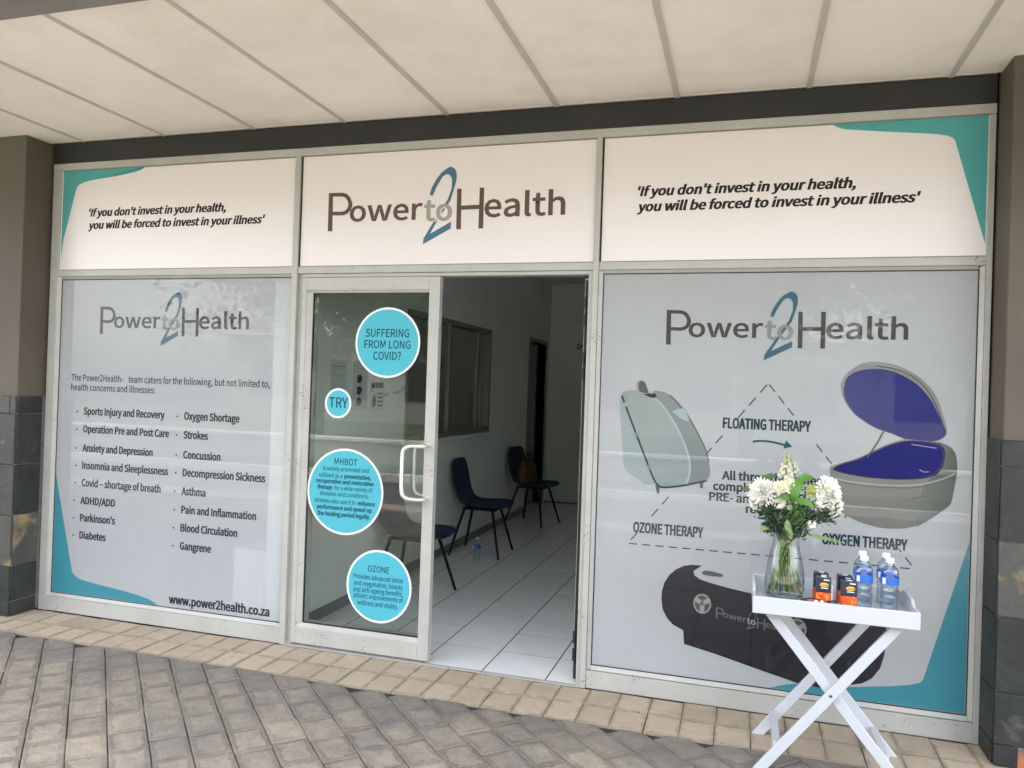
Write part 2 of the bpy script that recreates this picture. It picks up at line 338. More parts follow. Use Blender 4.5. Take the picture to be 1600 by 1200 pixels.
def glyphs(body, offset=0.0, shear=0.0, align='LEFT', space=1.0, line=1.0):
    c = bpy.data.curves.new('t', 'FONT'); c.body = body; c.offset = 0.0042 + min(offset, 0.02) * 0.28; c.shear = shear; c.align_x = align; c.space_character = space; c.space_line = line; c.resolution_u = 3
    if FONT: c.font = FONT
    o = bpy.data.objects.new('t', c); COL.objects.link(o)
    dg = bpy.context.evaluated_depsgraph_get(); me = bpy.data.meshes.new_from_object(o.evaluated_get(dg))
    bpy.data.objects.remove(o); bpy.data.curves.remove(c); me.materials.clear()
    sh = max(0.0, offset - 0.012) * 0.42
    if sh > 0:      # heavier weight: the outline is printed twice, shifted sideways by the extra stroke width
        n0 = len(me.vertices); V = [v.co.copy() for v in me.vertices]; F = [tuple(p.vertices) for p in me.polygons]; vs = []; fs = []
        for k, dx in enumerate((-1, 1)):
            vs += [(v.x + dx * sh, v.y, k * .00004) for v in V]; fs += [tuple(i + k * n0 for i in f) for f in F]
        bpy.data.meshes.remove(me); me = mesh('t', vs, fs)
    return me
_cap = {}
def text(name, body, x0, x1, zb, cap, mat, y, parent, bold=0.0, shear=0.0, slope=0.0, space=1.0, center=None):
    """lettering whose ink runs from x0 to x1, baseline zb, capital height cap (metres)"""
    me = glyphs(body, bold, shear, space=space)
    if 'H' not in _cap:
        h = glyphs('H'); _cap['H'] = max(v.co.y for v in h.vertices); bpy.data.meshes.remove(h)
    xs = [v.co.x for v in me.vertices]; a, b = min(xs), max(xs); sy = cap / _cap['H']
    sx = (x1 - x0) / (b - a) if x1 is not None else sy
    if center is not None: x0 = center - (b - a) * sx / 2
    for v in me.vertices:
        X = x0 + (v.co.x - a) * sx; v.co = (X, y - v.co.z, zb + v.co.y * sy + slope * (X - x0))
    me.name = name
    return link(name, me, mat, parent)

# ================================================================== SETTING
# ---- pavement in front: tan border strip and diagonal grey pavers
ground = MB().add([(-60, -80, -0.012), (60, -80, -0.012), (60, 0.05, -0.012), (-60, 0.05, -0.012)], [(0, 1, 2, 3)]).build('ground', 'joint_sand')
tag(ground, kind='structure')
def paver_mesh(name, pts, h=0.02, bev=0.006, jit=0.0015):
    """pts: polygon around the local origin; top with a worn, bevelled rim"""
    k = len(pts); c = Vector((sum(p[0] for p in pts) / k, sum(p[1] for p in pts) / k))
    P = [Vector(p) + Vector((rnd(-jit, jit), rnd(-jit, jit))) for p in pts]
    def inset(p, d): v = c - p; return p + v.normalized() * d
    tz = rnd(-0.002, 0.003); tx = rnd(-0.018, 0.018); ty = rnd(-0.018, 0.018)
    z = lambda p: tz + tx * p.x + ty * p.y
    vs = [(p.x, p.y, -h) for p in P] + [(p.x, p.y, -bev + z(p)) for p in P]
    q = [inset(p, bev * 0.5) for p in P]; vs += [(p.x, p.y, -bev * 0.3 + z(p)) for p in q]
    q = [inset(p, bev * 1.7) for p in P]; vs += [(p.x, p.y, z(p)) for p in q]
    fs = []
    for lv in range(3):
        for i in range(k): fs.append((lv * k + i, lv * k + (i + 1) % k, (lv + 1) * k + (i + 1) % k, (lv + 1) * k + i))
    fs.append(tuple(3 * k + i for i in range(k)))
    me = mesh(name, vs, fs)
    return me
def clip(poly_, keep):
    out = []
    for i in range(len(poly_)):
        a, b = poly_[i], poly_[(i + 1) % len(poly_)]; fa, fb = keep(a), keep(b)
        if fa >= 0: out.append(a)
        if (fa >= 0) != (fb >= 0):
            t = fa / (fa - fb); out.append((a[0] + (b[0] - a[0]) * t, a[1] + (b[1] - a[1]) * t))
    return out
tan = empty('tan_paving', kind='structure'); grey = empty('pavement', kind='structure')
stuff = MB()
x = 0.094 - 0.155 * 23
while x < 2.9:
    for (ya, yb) in ((-0.2, -0.003), (-0.405, -0.205)):
        if not (x + 0.155 < -3.40 and ya > -0.21) and not (x > 1.99 and ya > -0.21):
            cx, cy = x + 0.0775, (ya + yb) / 2; hx, hy = 0.0766, (yb - ya) / 2 - 0.0008
            me = paver_mesh('paver', [(-hx, -hy), (hx, -hy), (hx, hy), (-hx, hy)], bev=0.0026)
            link('paver', me, 'tan_paver', tan, (cx + rnd(-.001, .001), cy, 0))
    x += 0.155
# diagonal field
A = math.radians(-45.2); ux, uy = math.cos(A), math.sin(A); vx, vy = -uy, ux   # u: along a course, v: across
CW, CL = 0.1517, 0.206
org = (0.547, -0.396)
# courses start on the border at x spacing 0.2115
cam_xy = (0.95, -3.94); cnt = 0; rest = []
for c in range(-46, 48):
    off = rnd(0, CL)
    for k in range(-40, 48):
        s0 = off + k * CL; m = c * CW
        pts = [(s0 + .0019, m + .0015), (s0 + CL - .0019, m + .0015), (s0 + CL - .0019, m + CW - .0015), (s0 + .0019, m + CW - .0015)]
        W = [(org[0] + a * ux + b * vx, org[1] + a * uy + b * vy) for a, b in pts]
        cxw = sum(p[0] for p in W) / 4; cyw = sum(p[1] for p in W) / 4
        if cyw > -0.36 or cyw < -4.6 or cxw < -5.2 or cxw > 4.2: continue
        W2 = clip(W, lambda p: -0.410 - p[1])
        if len(W2) < 3: continue
        ar = abs(sum(W2[i][0] * W2[(i + 1) % len(W2)][1] - W2[(i + 1) % len(W2)][0] * W2[i][1] for i in range(len(W2)))) / 2
        if ar < 0.0006: continue
        rest.append((cxw, cyw, W2, (org[0] + (s0 + CL / 2) * ux + (m + CW / 2) * vx, org[1] + (s0 + CL / 2) * uy + (m + CW / 2) * vy)))
def visible(cx_, cy_):
    d = Vector((cx_, cy_, 0)) - Vector((0.95205, -3.9369, 1.52176)); z = d.dot(_f)
    if z < 0.2: return False
    X = 800 + 1211 * d.dot(_r) / z; Y = 600 - 1211 * d.dot(_u) / z
    return -60 < X < 1660 and Y < 1240
vis = [r for r in rest if visible(r[0], r[1])]; inv = [r for r in rest if not visible(r[0], r[1])]
vis.sort(key=lambda r: (r[0] - cam_xy[0]) ** 2 + (r[1] - cam_xy[1]) ** 2)
print('grey pavers in view', len(vis))
for i, (cx_, cy_, W, oc) in enumerate(vis + inv):
    ca, sa = math.cos(-A), math.sin(-A)
    if i < 299 and i < len(vis):
        L = [((p[0] - oc[0]) * ca - (p[1] - oc[1]) * sa, (p[0] - oc[0]) * sa + (p[1] - oc[1]) * ca) for p in W]
        me = paver_mesh('paver', L)
        o = link('paver', me, 'grey_paver', grey, (oc[0], oc[1], 0)); o.rotation_euler = (0, 0, A)
    else:
        me = paver_mesh('tmp', [(p[0] - oc[0], p[1] - oc[1]) for p in W])
        stuff.add([(v.co.x + oc[0], v.co.y + oc[1], v.co.z) for v in me.vertices], [tuple(p.vertices) for p in me.polygons]); bpy.data.meshes.remove(me)
o = stuff.build('outer_pavers', 'grey_paver', grey); tag(o, kind='stuff')
lawn_y = -7.3
tag(MB().add([(-40, -4.6, -0.004), (40, -4.6, -0.004), (40, -5.1, -0.004), (-40, -5.1, -0.004)], [(3, 2, 1, 0)]).build('forecourt', 'tarmac'), kind='structure')
tag(MB().add([(-40, -5.1, -0.006), (40, -5.1, -0.006), (40, -7.15, -0.006), (-40, -7.15, -0.006)], [(3, 2, 1, 0)]).build('road', 'asphalt_dark'), kind='structure')
tag(box('kerb', -40, 40, -7.3, -7.15, -0.01, 0.11, 'coping_white', None), kind='structure')
tag(MB().add([(-40, lawn_y, -0.002), (40, lawn_y, -0.002), (40, -30, -0.002), (-40, -30, -0.002)], [(3, 2, 1, 0)]).build('lawn', 'grass_green'), kind='structure')

# ---- canopy ceiling
ceil = empty('canopy_ceiling', kind='structure')
joints = [-6.2, -5.585, -4.97, -4.355, -3.743, -3.131, -2.514, -1.869, -1.272, -0.648, -0.031, 0.5865, 1.2045, 1.8095, 2.42, 3.03, 3.64, 4.25]
HC = 3.0107
for a, b in zip(joints, joints[1:]):
    vs = []; nx, ny = 4, 6
    sag = rnd(0.000, 0.004)
    for j in range(ny + 1):
        for i in range(nx + 1):
            u, v = i / nx, j / ny
            vs.append((a + 0.009 + (b - a - 0.018) * u, -1.48 + 1.479 * v, HC - 0.0 + rnd(0, 0.0006) - sag * math.sin(math.pi * u) * math.sin(math.pi * v)))
    n0 = len(vs); vs += [(x_, y_, z_ + 0.012) for x_, y_, z_ in vs]
    fs = [(j * (nx + 1) + i, (j + 1) * (nx + 1) + i, (j + 1) * (nx + 1) + i + 1, j * (nx + 1) + i + 1) for j in range(ny) for i in range(nx)]
    fs += [tuple(n0 + q for q in reversed(f)) for f in fs]
    link('ceiling_panel', mesh('ceiling_panel', vs, fs, True), 'ceiling_board', ceil)
for i, a in enumerate(joints[1:-1]):
    wd = 0.026 if a > -1.0 else 0.019
    MB().box(a - wd / 2, a + wd / 2, -1.478, -0.004, HC - 0.008, HC + 0.016).build('cover_strip', 'cover_strip', ceil, 0.001)
box('backing', -6.3, 4.4, -1.50, 0.35, HC + 0.03, HC + 0.28, 'roof_concrete', ceil)
box('edge_trim', -3.376, 1.995, -0.014, -0.002, HC - 0.003, HC + 0.004, 'cover_strip', ceil)
box('canopy_beam', -6.3, 4.4, -1.80, -1.485, HC - 0.03, 3.6, 'soffit_paint').__setitem__('kind', 'structure')
wb = empty('building', 'unseen building mass added over the shopfront and canopy to block sun', 'building')
box('wall', -9, 7, 0.13, 9.0, 3.3, 3.72, 'roof_concrete', wb)  # unseen slab added above the shopfront to keep the sun off it
box('side_wall', -9, -3.96, 0.13, 7.0, 0, 3.3, 'pillar_plaster', wb)
box('side_wall', 2.62, 7, 0.13, 7.0, 0, 3.3, 'pillar_plaster', wb)
box('canopy_roof', -8, 6.5, -1.8, 0.13, 3.6, 3.72, 'roof_concrete', wb)

# ---- fascia beam
bm_ = box('fascia_beam', -3.374, 2.0, 0.0, 0.13, 2.876, HC - 0.003, 'beam_paint', None, 0.002); tag(bm_, kind='structure')

# ---- pillars
ZS = [0.0, 0.092, 0.312, 0.628, 0.945, 1.262, 1.376]
def pillar(xin, xout, label):
    """xin: side facing the shopfront, xout: far side"""
    t = empty('pillar', label, 'pillar', 'plastered pillars flanking the shopfront', (xin, -0.19, 0))
    s = 1 if xout > xin else -1
    L = lambda v: v - xin
    x0, x1 = sorted((0.006 * s, L(xout)))
    MB().box(x0, x1, 0.006, 0.3199, 1.37, HC - 0.001).build('plaster', 'pillar_plaster', t, 0.004)
    x0, x1 = sorted((0.004 * s, L(xout)))
    MB().box(x0, x1, 0.004, 0.3199, 0.0, 1.372).build('grout_bed', 'grout', t)
    return t, s
def tile_box(t, x0, x1, y0, y1, z0, z1, mat, lab=None):
    g = 0.0028; x0, x1 = sorted((x0, x1)); y0, y1 = sorted((y0, y1))
    mb = MB()
    # gently uneven face: a box with jittered corners
    b = MB().box(x0, x1, y0, y1, z0 + g, z1 - g)
    vs = [(v[0] + rnd(-.0012, .0012), v[1] + rnd(-.0012, .0012), v[2] + rnd(-.0012, .0012)) for v in b.v]
    o = mb.add(vs, b.f).build('slate_tile', mat, t, 0.0025)
    if lab: o['label'] = lab
    return o
def clad(t, s, rows):
    for r, (face, side) in enumerate(rows):
        z0, z1 = ZS[r], ZS[r + 1]
        x = 0.0
        for w, mat in face:
            tile_box(t, s * (x + 0.003) - (0.004 * s if x == 0 else 0), s * (x + w - 0.003), -0.0085 - rnd(0, 0.002), 0.006, z0, z1, mat)
            x += w
        y = 0.006
        for w, mat in side:
            tile_box(t, -s * (0.0055 + rnd(0, .002)), s * 0.005, y + 0.003, y + w - 0.003, z0, z1, mat)
            y += w
D, Li, Ru, Or = 'slate_dark', 'slate_light', 'slate_rusty', 'slate_orange'
t, s = pillar(-3.391, -3.95, 'left pillar with slate tiles and a yellowish stain near its foot')
clad(t, s, [([(.3, D), (.26, Li)], [(.18, D)]), ([(.3, D), (.26, D)], [(.18, D)]), ([(.3, Ru), (.26, Li)], [(.18, Ru)]),
            ([(.3, Li), (.26, D)], [(.18, D)]), ([(.3, Li), (.26, Li)], [(.18, D)]), ([(.045, Li), (.16, Ru), (.16, D), (.195, Li)], [(.18, D)])])
t, s = pillar(2.004, 2.60, 'right pillar with dark slate tiles and an orange small tile at its foot')
clad(t, s, [([(.085, D), (.17, Or), (.34, D)], [(.18, D)]), ([(.3, D), (.295, D)], [(.18, D)]), ([(.3, D), (.295, Li)], [(.18, D)]),
            ([(.3, Ru), (.295, D)], [(.18, D)]), ([(.3, D), (.295, D)], [(.18, D)]), ([(.085, D), (.17, Ru), (.17, D), (.17, Li)], [(.18, D)])])

# ================================================================== INTERIOR
fl = empty('floor', kind='structure')
box('screed', -1.62, 2.1, 0.0, 6.5, -0.05, 0.0024, 'tile_grout', fl)
tx = [-1.62, -1.405, -1.055, -0.703, -0.352, -0.002, 0.349, 0.70, 1.05, 1.40, 1.75, 2.09]; ty = [0.02 + 0.3475 * k for k in range(19)]
for i in range(len(tx) - 1):
    for j in range(len(ty) - 1):
        g = 0.0036; x0, x1, y0, y1 = tx[i] + g, tx[i + 1] - g, ty[j] + g + (-0.018 if j == 0 else 0), ty[j + 1] - g
        cx, cy = (x0 + x1) / 2, (y0 + y1) / 2; hx, hy = (x1 - x0) / 2, (y1 - y0) / 2; dz = rnd(0, .0006)
        b = 0.0003
        vs = [(-hx, -hy, -.004), (hx, -hy, -.004), (hx, hy, -.004), (-hx, hy, -.004), (-hx, -hy, .002 + dz), (hx, -hy, .002 + dz), (hx, hy, .002 + dz), (-hx, hy, .002 + dz), (-hx + b, -hy + b, .003 + dz), (hx - b, -hy + b, .003 + dz), (hx - b, hy - b, .003 + dz), (-hx + b, hy - b, .003 + dz)]
        fs = [(8, 9, 10, 11)] + [(k, (k + 1) % 4, 4 + (k + 1) % 4, 4 + k) for k in range(4)] + [(4 + k, 4 + (k + 1) % 4, 8 + (k + 1) % 4, 8 + k) for k in range(4)]
        link('floor_tile', mesh('floor_tile', vs, fs), 'floor_tile_glaze', fl, (cx, cy, 0))
box('threshold', -1.547, 0.187, -0.004, 0.02, 0.0, 0.006, 'frame_paint', fl)
# left partition with window and doorway
XW = -1.62
wl = empty('interior_wall', kind='structure')
WY0, WY1, WZ0, WZ1 = 1.70, 3.815, 1.07, 2.13; DY0, DY1, DZ = 5.37, 6.17, 2.125
mb = MB(); T = 0.11
mb.box(XW - T, XW, 0.06, WY0, 0, 3.0); mb.box(XW - T, XW, WY0, WY1, 0, WZ0); mb.box(XW - T, XW, WY0, WY1, WZ1, 3.0); mb.box(XW - T, XW, WY1, DY0, 0, 3.0); mb.box(XW - T, XW, DY0, DY1, DZ, 3.0); mb.box(XW - T, XW, DY1, 6.5, 0, 3.0)
mb.build('plaster', 'interior_paint', wl)
mb = MB(); mb.box(XW, XW + 0.010, 0.06, DY0 - 0.05, 0.0, 0.075); mb.build('skirting', 'skirting_tile', wl)
wf = MB(); f = 0.045
wf.box(XW - 0.085, XW + 0.012, WY0, WY0 + f, WZ0, WZ1).box(XW - 0.085, XW + 0.012, WY1 - f, WY1, WZ0, WZ1).box(XW - 0.085, XW + 0.012, WY0 + f, WY1 - f, WZ0, WZ0 + f).box(XW - 0.085, XW + 0.012, WY0 + f, WY1 - f, WZ1 - f, WZ1)
wo = wf.build('window', 'window_frame_bronze', wl, 0.002)
box('sash_stile', XW - 0.06, XW - 0.02, 3.49, 3.55, WZ0 + f, WZ1 - f, 'window_frame_bronze', wo, 0.002)
box('sash_stile', XW - 0.06, XW - 0.02, 2.70, 2.75, WZ0 + f, WZ1 - f, 'window_frame_bronze', wo, 0.002)
box('pane', XW - 0.043, XW - 0.038, WY0 + f, WY1 - f, WZ0 + f, WZ1 - f, 'window_glass', wo)
box('window_sill', XW, XW + 0.03, WY0 - .03, WY1 + 0.03, WZ0 - 0.03, WZ0 - 0.003, 'interior_paint', wl, 0.003)
df = MB().box(XW - T - .01, XW + 0.015, DY0 - 0.045, DY0, 0, DZ + 0.045).box(XW - T - .01, XW + 0.015, DY1, DY1 + 0.045, 0, DZ + 0.045).box(XW - T - .01, XW + 0.015, DY0, DY1, DZ, DZ + 0.045).build('door_frame', 'window_frame_bronze', wl, 0.003)
dl = MB().box(XW - 0.75, XW - 0.11, DY1 - 0.06, DY1 - 0.02, 0.01, DZ - 0.01).build('door', 'window_frame_bronze', wl, 0.003)
tag(box('back_wall', -4.7, 2.2, 6.40, 6.52, 0, 3.0, 'interior_paint'), kind='structure')
tag(box('right_wall', 2.08, 2.2, 0.14, 6.5, 0, 3.0, 'interior_paint'), kind='structure')
tag(box('interior_ceiling', -4.7, 2.2, 0.132, 6.5, 2.97, 3.0, 'interior_ceiling_paint'), kind='structure')
tag(box('side_room_wall', -4.7, -4.6, 0.06, 6.5, 0, 2.97, 'side_room_shade'), kind='structure')  # shade of the unlit side room is put into this wall's colour
tag(box('side_room_floor', -4.6, XW - 0.001, 0.06, 6.5, -0.05, -0.002, 'floor_tile_glaze'), kind='structure')
tag(box('front_partition', -4.6, -3.38, 0.06, 0.12, 0, 2.97, 'interior_paint'), kind='structure')

cb = empty('cabinet', 'white cabinet with drawers faintly visible behind the left window film', 'cabinet', None, (-2.05, 0.62, 0))
MB().box(-.17, .17, -.2, .2, 0.03, .40).build('body', 'bottle_cap', cb, 0.006); MB().box(-.18, .18, -.21, .21, .401, .42).build('top', 'bottle_cap', cb, 0.004)
for k in range(3): MB().box(-.155, .155, -.212, -.2005, .05 + .115 * k, .155 + .115 * k).build('drawer', 'bottle_cap', cb, 0.003)
# posters on the partition (seen through the door glass)
def poster(name, y0, y1, z0, z1, label):
    t = empty(name, label, 'poster', 'notices on the inner wall', (XW, (y0 + y1) / 2, z0))
    hy = (y1 - y0) / 2
    MB().box(0.0006, 0.003, -hy, hy, 0, z1 - z0).build('sheet', 'notice_paper', t)
    return t
def on_wall_text(t, s, cy, z, cap, mat, w=None, bold=0.01):
    me = glyphs(s, bold); xs = [v.co.x for v in me.vertices]; a, b = min(xs), max(xs); sc = cap / 0.73; sx = (w / (b - a)) if w else sc
    for v in me.vertices:
        v.co = (0.0042 + v.co.z, cy + (v.co.x - (a + b) / 2) * sx, z + v.co.y * sc)
    link('lettering', me, mat, t)
t = poster('poster', 0.54, 0.745, 1.36, 1.68, 'white paper notice behind the door glass, nearest the hinge stile'); on_wall_text(t, 'Power Health', 0, .27, .022, 'ink_dark', .16); on_wall_text(t, '----------------', 0, .21, .02, 'ink_dark', .15); on_wall_text(t, '-------------', 0, .19, .02, 'ink_dark', .13)
MB().box(0.0035, 0.0041, -.05, .05, 0.03, .09).build('picture', 'ink_dark', t)
t = poster('poster', 0.83, 1.06, 1.34, 1.68, 'tall white notice with three dark pictures behind the door glass')
for k in range(3): MB().prism([(-.05, .03 + .08 * k), (.0, .025 + .08 * k), (.03, .06 + .08 * k), (.0, .085 + .08 * k), (-.045, .08 + .08 * k)], 0, 0.0035, 0.0042).build('picture', 'ink_dark', t)
on_wall_text(t, '---------', 0, .28, .02, 'ink_dark', .12)
t = poster('poster', 1.10, 1.33, 1.33, 1.56, 'small white notice with dark heading band under the large cyan decal')
MB().box(0.0035, 0.0041, -.09, .09, .165, .205).build('heading_band', 'ink_dark', t)
for k in range(4): MB().box(0.0035, 0.0041, .0, .085, .03 + .03 * k, .042 + .03 * k).build('text_line', 'ink_dark', t)
MB().prism([(-.08, .03), (-.03, .03), (-.02, .07), (-.05, .12), (-.08, .08)], 0, 0.0035, 0.0042).build('picture', 'ink_dark', t)

# chairs
def make_chair(label):
    t = empty('chair', label, 'chair', 'dark blue shell chairs along the inner wall')
    # local +x is the way the chair faces; origin on the floor under the seat centre
    prof = [(0.255, 0.435), (0.20, 0.452), (0.10, 0.447), (0.0, 0.440), (-0.10, 0.442), (-0.16, 0.465), (-0.20, 0.52), (-0.225, 0.60), (-0.245, 0.70), (-0.262, 0.80), (-0.272, 0.855)]
    wid = [0.17, 0.215, 0.235, 0.235, 0.225, 0.215, 0.21, 0.215, 0.215, 0.195, 0.14]
    vs = []; nu = 8
    for k, ((px, pz), w) in enumerate(zip(prof, wid)):
        a = Vector(prof[max(k - 1, 0)]); b = Vector(prof[min(k + 1, len(prof) - 1)]); d = (b - a).normalized(); nn = Vector((-d.y, d.x))
        if nn.y < 0 and k < 5: nn = -nn
        if k >= 5 and nn.x < 0: nn = -nn
        for i in range(nu + 1):
            u = -1 + 2 * i / nu; c_ = 0.035 * abs(u) ** 2.5
            vs.append((px + nn.x * c_, u * w, pz + nn.y * c_))
    n0 = len(vs); K = len(prof)
    vs2 = []
    for k in range(K):
        a = Vector(prof[max(k - 1, 0)]); b = Vector(prof[min(k + 1, K - 1)]); d = (b - a).normalized(); nn = Vector((-d.y, d.x))
        if nn.y < 0 and k < 5: nn = -nn
        if k >= 5 and nn.x < 0: nn = -nn
        for i in range(nu + 1):
            v = vs[k * (nu + 1) + i]; e = 0.022 if 0 < i < nu and 0 < k < K - 1 else 0.006
            vs2.append((v[0] - nn.x * e, v[1], v[2] - nn.y * e))
    fs = []
    for k in range(K - 1):
        for i in range(nu):
            q = (k * (nu + 1) + i, k * (nu + 1) + i + 1, (k + 1) * (nu + 1) + i + 1, (k + 1) * (nu + 1) + i)
            fs.append(q); fs.append(tuple(n0 + j for j in reversed(q)))
    rim = [i for i in range(nu + 1)] + [k * (nu + 1) + nu for k in range(1, K)] + [(K - 1) * (nu + 1) + i for i in range(nu - 1, -1, -1)] + [k * (nu + 1) for k in range(K - 2, 0, -1)]
    for a, b in zip(rim, rim[1:] + rim[:1]): fs.append((a, b, n0 + b, n0 + a))
    m = MB(); m.add(vs + vs2, fs); o = m.build('shell', 'chair_blue', t, smooth=True)
    md = o.modifiers.new('sub', 'SUBSURF'); md.levels = 1; md.render_levels = 2
    MB().box(-0.15, 0.16, -0.13, 0.13, 0.405, 0.425).build('seat_plate', 'chair_leg', t, 0.003)
    for sx, sy in ((1, 1), (1, -1), (-1, 1), (-1, -1)):
        MB().tube([(sx * 0.13, sy * 0.12, 0.425), (sx * 0.235, sy * 0.235, 0.0)], [0.014, 0.010], 8).build('leg', 'chair_leg', t, smooth=False)
    return t
c1 = make_chair('dark blue chair nearest the street, mostly hidden by the glass door stile'); c1.location = (-1.315, 1.29, 0.004); c1.rotation_euler = (0, 0, rad(-2))
c2 = copy_tree(c1); c2['label'] = 'dark blue chair with a water bottle on the floor beside its legs'; c2.location = (-1.325, 2.845, 0.004); c2.rotation_euler = (0, 0, rad(1))
c3 = copy_tree(c1); c3['label'] = 'dark blue chair farthest inside, carrying a brown handbag'; c3.location = (-1.31, 4.58, 0.004); c3.rotation_euler = (0, 0, rad(-12))
bag = empty('handbag', 'brown leather handbag standing on the farthest blue chair', 'bag', None, (-1.38, 4.55, 0.455), rad(-14))
vs = []; 
m = MB()
ring = []
for k, (z, hx, hy) in enumerate([(0.0, .055, .15), (0.03, .07, .165), (0.12, .068, .16), (0.22, .045, .14), (0.275, .018, .115), (.285, .006, .10)]):
    for j in range(16):
        a = 2 * math.pi * j / 16; ca, sa = math.cos(a), math.sin(a); e = 0.5
        ring.append((math.copysign(abs(ca) ** e, ca) * hx * (1 + .05 * math.sin(5 * a + k)), math.copysign(abs(sa) ** e, sa) * hy, z + .006 * math.sin(3 * a + k)))
fs = [(k * 16 + j, k * 16 + (j + 1) % 16, (k + 1) * 16 + (j + 1) % 16, (k + 1) * 16 + j) for k in range(5) for j in range(16)] + [tuple(range(15, -1, -1)), tuple(range(80, 96))]
m.add(ring, fs).build('body', 'bag_leather', bag, smooth=True)
for sx in (-0.03, 0.04):
    MB().tube(smooth_pts([(sx, -.09, .22), (sx, -.075, .30), (sx, -.02, .345), (sx, .04, .335), (sx, .085, .29), (sx, .09, .22)], 3, False), 0.006, 6).build('strap', 'bag_strap', bag, smooth=True)

def make_bottle(name, label, group, cat='bottle', h=0.215, r=0.034):
    t = empty(name, label, cat, group)
    k = h / 0.215
    prof = [(0.0, 0.004), (0.6, 0.0), (0.92, 0.004), (1.0, 0.016), (0.98, 0.03), (0.90, 0.040), (0.97, 0.05), (0.99, 0.06), (0.90, 0.070), (0.97, 0.08), (0.99, 0.09), (0.91, 0.1), (1.0, 0.108), (1.0, 0.142), (0.97, 0.150), (1.0, 0.156), (0.95, 0.166), (0.75, 0.178), (0.46, 0.188), (0.38, 0.194), (0.38, 0.2)]
    m = MB().lathe([(a * r, z * k) for a, z in prof], seg=28); m.build('bottle_body', 'pet_plastic', t, smooth=True)
    MB().lathe([(r * 1.012, 0.112 * k), (r * 1.014, 0.113 * k), (r * 1.014, 0.139 * k), (r * 1.012, 0.14 * k)], seg=28).build('label', 'bottle_label', t, smooth=True)
    vs = []; 
    m = MB()
    for j in range(4):
        pass
    a0 = rad(215)
    m.add([((r * 1.03) * math.cos(a0 + i * .13), (r * 1.03) * math.sin(a0 + i * .13), z * k) for z in (0.114, 0.138) for i in range(4)], [(i, i + 1, 5 + i, 4 + i) for i in range(3)]).build('label_panel', 'label_white', t)
    m = MB().lathe([(0.0, 0.215 * k), (0.40 * r, 0.215 * k), (0.45 * r, 0.212 * k), (0.45 * r, 0.197 * k), (0.42 * r, 0.196 * k)], seg=20); m.build('cap', 'bottle_cap', t, smooth=False)
    return t
b0 = make_bottle('water_bottle', 'small water bottle standing on the tiled floor inside', None, h=0.205, r=0.03); b0.location = (-1.254, 2.52, 0.004)

# ================================================================== SHOPFRONT
sf = empty('shopfront', 'wide aluminium framed shopfront with printed window films', 'shopfront', None, (-0.685, 0, 0))
class SF:  # children of an empty that is not at the origin keep world coordinates
    pass
def at_world(o, parent): o.parent = parent; o.matrix_parent_inverse = Matrix.Translation(parent.location).inverted(); return o
def fbox(name, x0, x1, y0, y1, z0, z1, mat='frame_paint', bevel=0.0015, par=None):
    return at_world(MB().box(x0, x1, y0, y1, z0, z1).build(name, mat, None, bevel), par or sf)
ZT0, ZT1 = 2.148, 2.187
fbox('frame_post', -3.374, -3.312, 0.002, 0.10, 0.0, 2.830)
fbox('frame_post', 1.976, 2.0, 0.002, 0.10, 0.0, 2.830)
fbox('head_rail', -3.374, 2.0, 0.0, 0.10, 2.831, 2.8755)
fbox('mullion', -1.584, -1.549, -0.004, 0.10, 0.0, 2.830)
fbox('mullion', 0.187, 0.216, -0.004, 0.10, 0.0, 2.830)
fbox('transom', -3.311, -1.5845, 0.003, 0.10, ZT0, ZT1); fbox('transom', -1.5485, 0.1865, 0.003, 0.10, ZT0, ZT1); fbox('transom', 0.2165, 1.9755, 0.003, 0.10, ZT0, ZT1)
fbox('bottom_rail', -3.311, -1.5845, 0.002, 0.10, 0.002, 0.092); fbox('bottom_rail', 0.2165, 1.9755, 0.002, 0.10, 0.002, 0.092)
# door jambs and head (recessed)
fbox('door_jamb', -1.5485, -1.520, 0.022, 0.09, 0.0, ZT0 - 0.001); fbox('door_jamb', 0.163, 0.1865, 0.012, 0.09, 0.0, ZT0 - 0.001); fbox('door_head', -1.5195, 0.1625, 0.014, 0.09, 2.127, ZT0 - 0.001)
def bead(par, x0, x1, z0, z1, side, y0=0.003, y1=0.019):
    """sloping glazing bead; side tells which edge of the pane it trims"""
    m = MB()
    if side == 'bottom': m.prism([(y0, z0), (y0 + .003, z0 + 0.003), (y1, z1), (0.09, z1), (0.09, z0)], 0, x0, x1)
    if side == 'top': m.prism([(y0, z1), (y1, z0), (0.09, z0), (0.09, z1)], 0, x0, x1)
    if side == 'left': m.prism([(x0, y0), (x1, y1), (x1, 0.09), (x0, 0.09)], 2, z0, z1)
    if side == 'right': m.prism([(x1, y0), (x0, y1), (x0, 0.09), (x1, 0.09)], 2, z0, z1)
    return at_world(m.build('glazing_bead', 'frame_paint', None), par)
def pane_trim(par, x0, x1, z0, z1, w=0.020, left=True, right=True, y0=0.006, y1=0.019):
    bead(par, x0, x1, z0 - w, z0, 'bottom', y0, y1); bead(par, x0, x1, z1, z1 + 0.015, 'top', y0, y1)
    if left: bead(par, x0 - w, x0, z0 - w, z1 + 0.015, 'left', y0, y1)
    if right: bead(par, x1, x1 + w, z0 - w, z1 + 0.015, 'right', y0, y1)
    g = 0.005; m = MB()
    ya, yb = y1 - 0.0008, 0.045
    m.box(x0, x1, ya, yb, z0, z0 + g).box(x0, x1, ya, yb, z1 - g, z1).box(x0, x0 + g, ya, yb, z0 + g, z1 - g).box(x1 - g, x1, ya, yb, z0 + g, z1 - g)
    at_world(m.build('gasket_or_shadow', 'gasket_or_shadow', None), par)
YG, YFILM = 0.0190, 0.0200
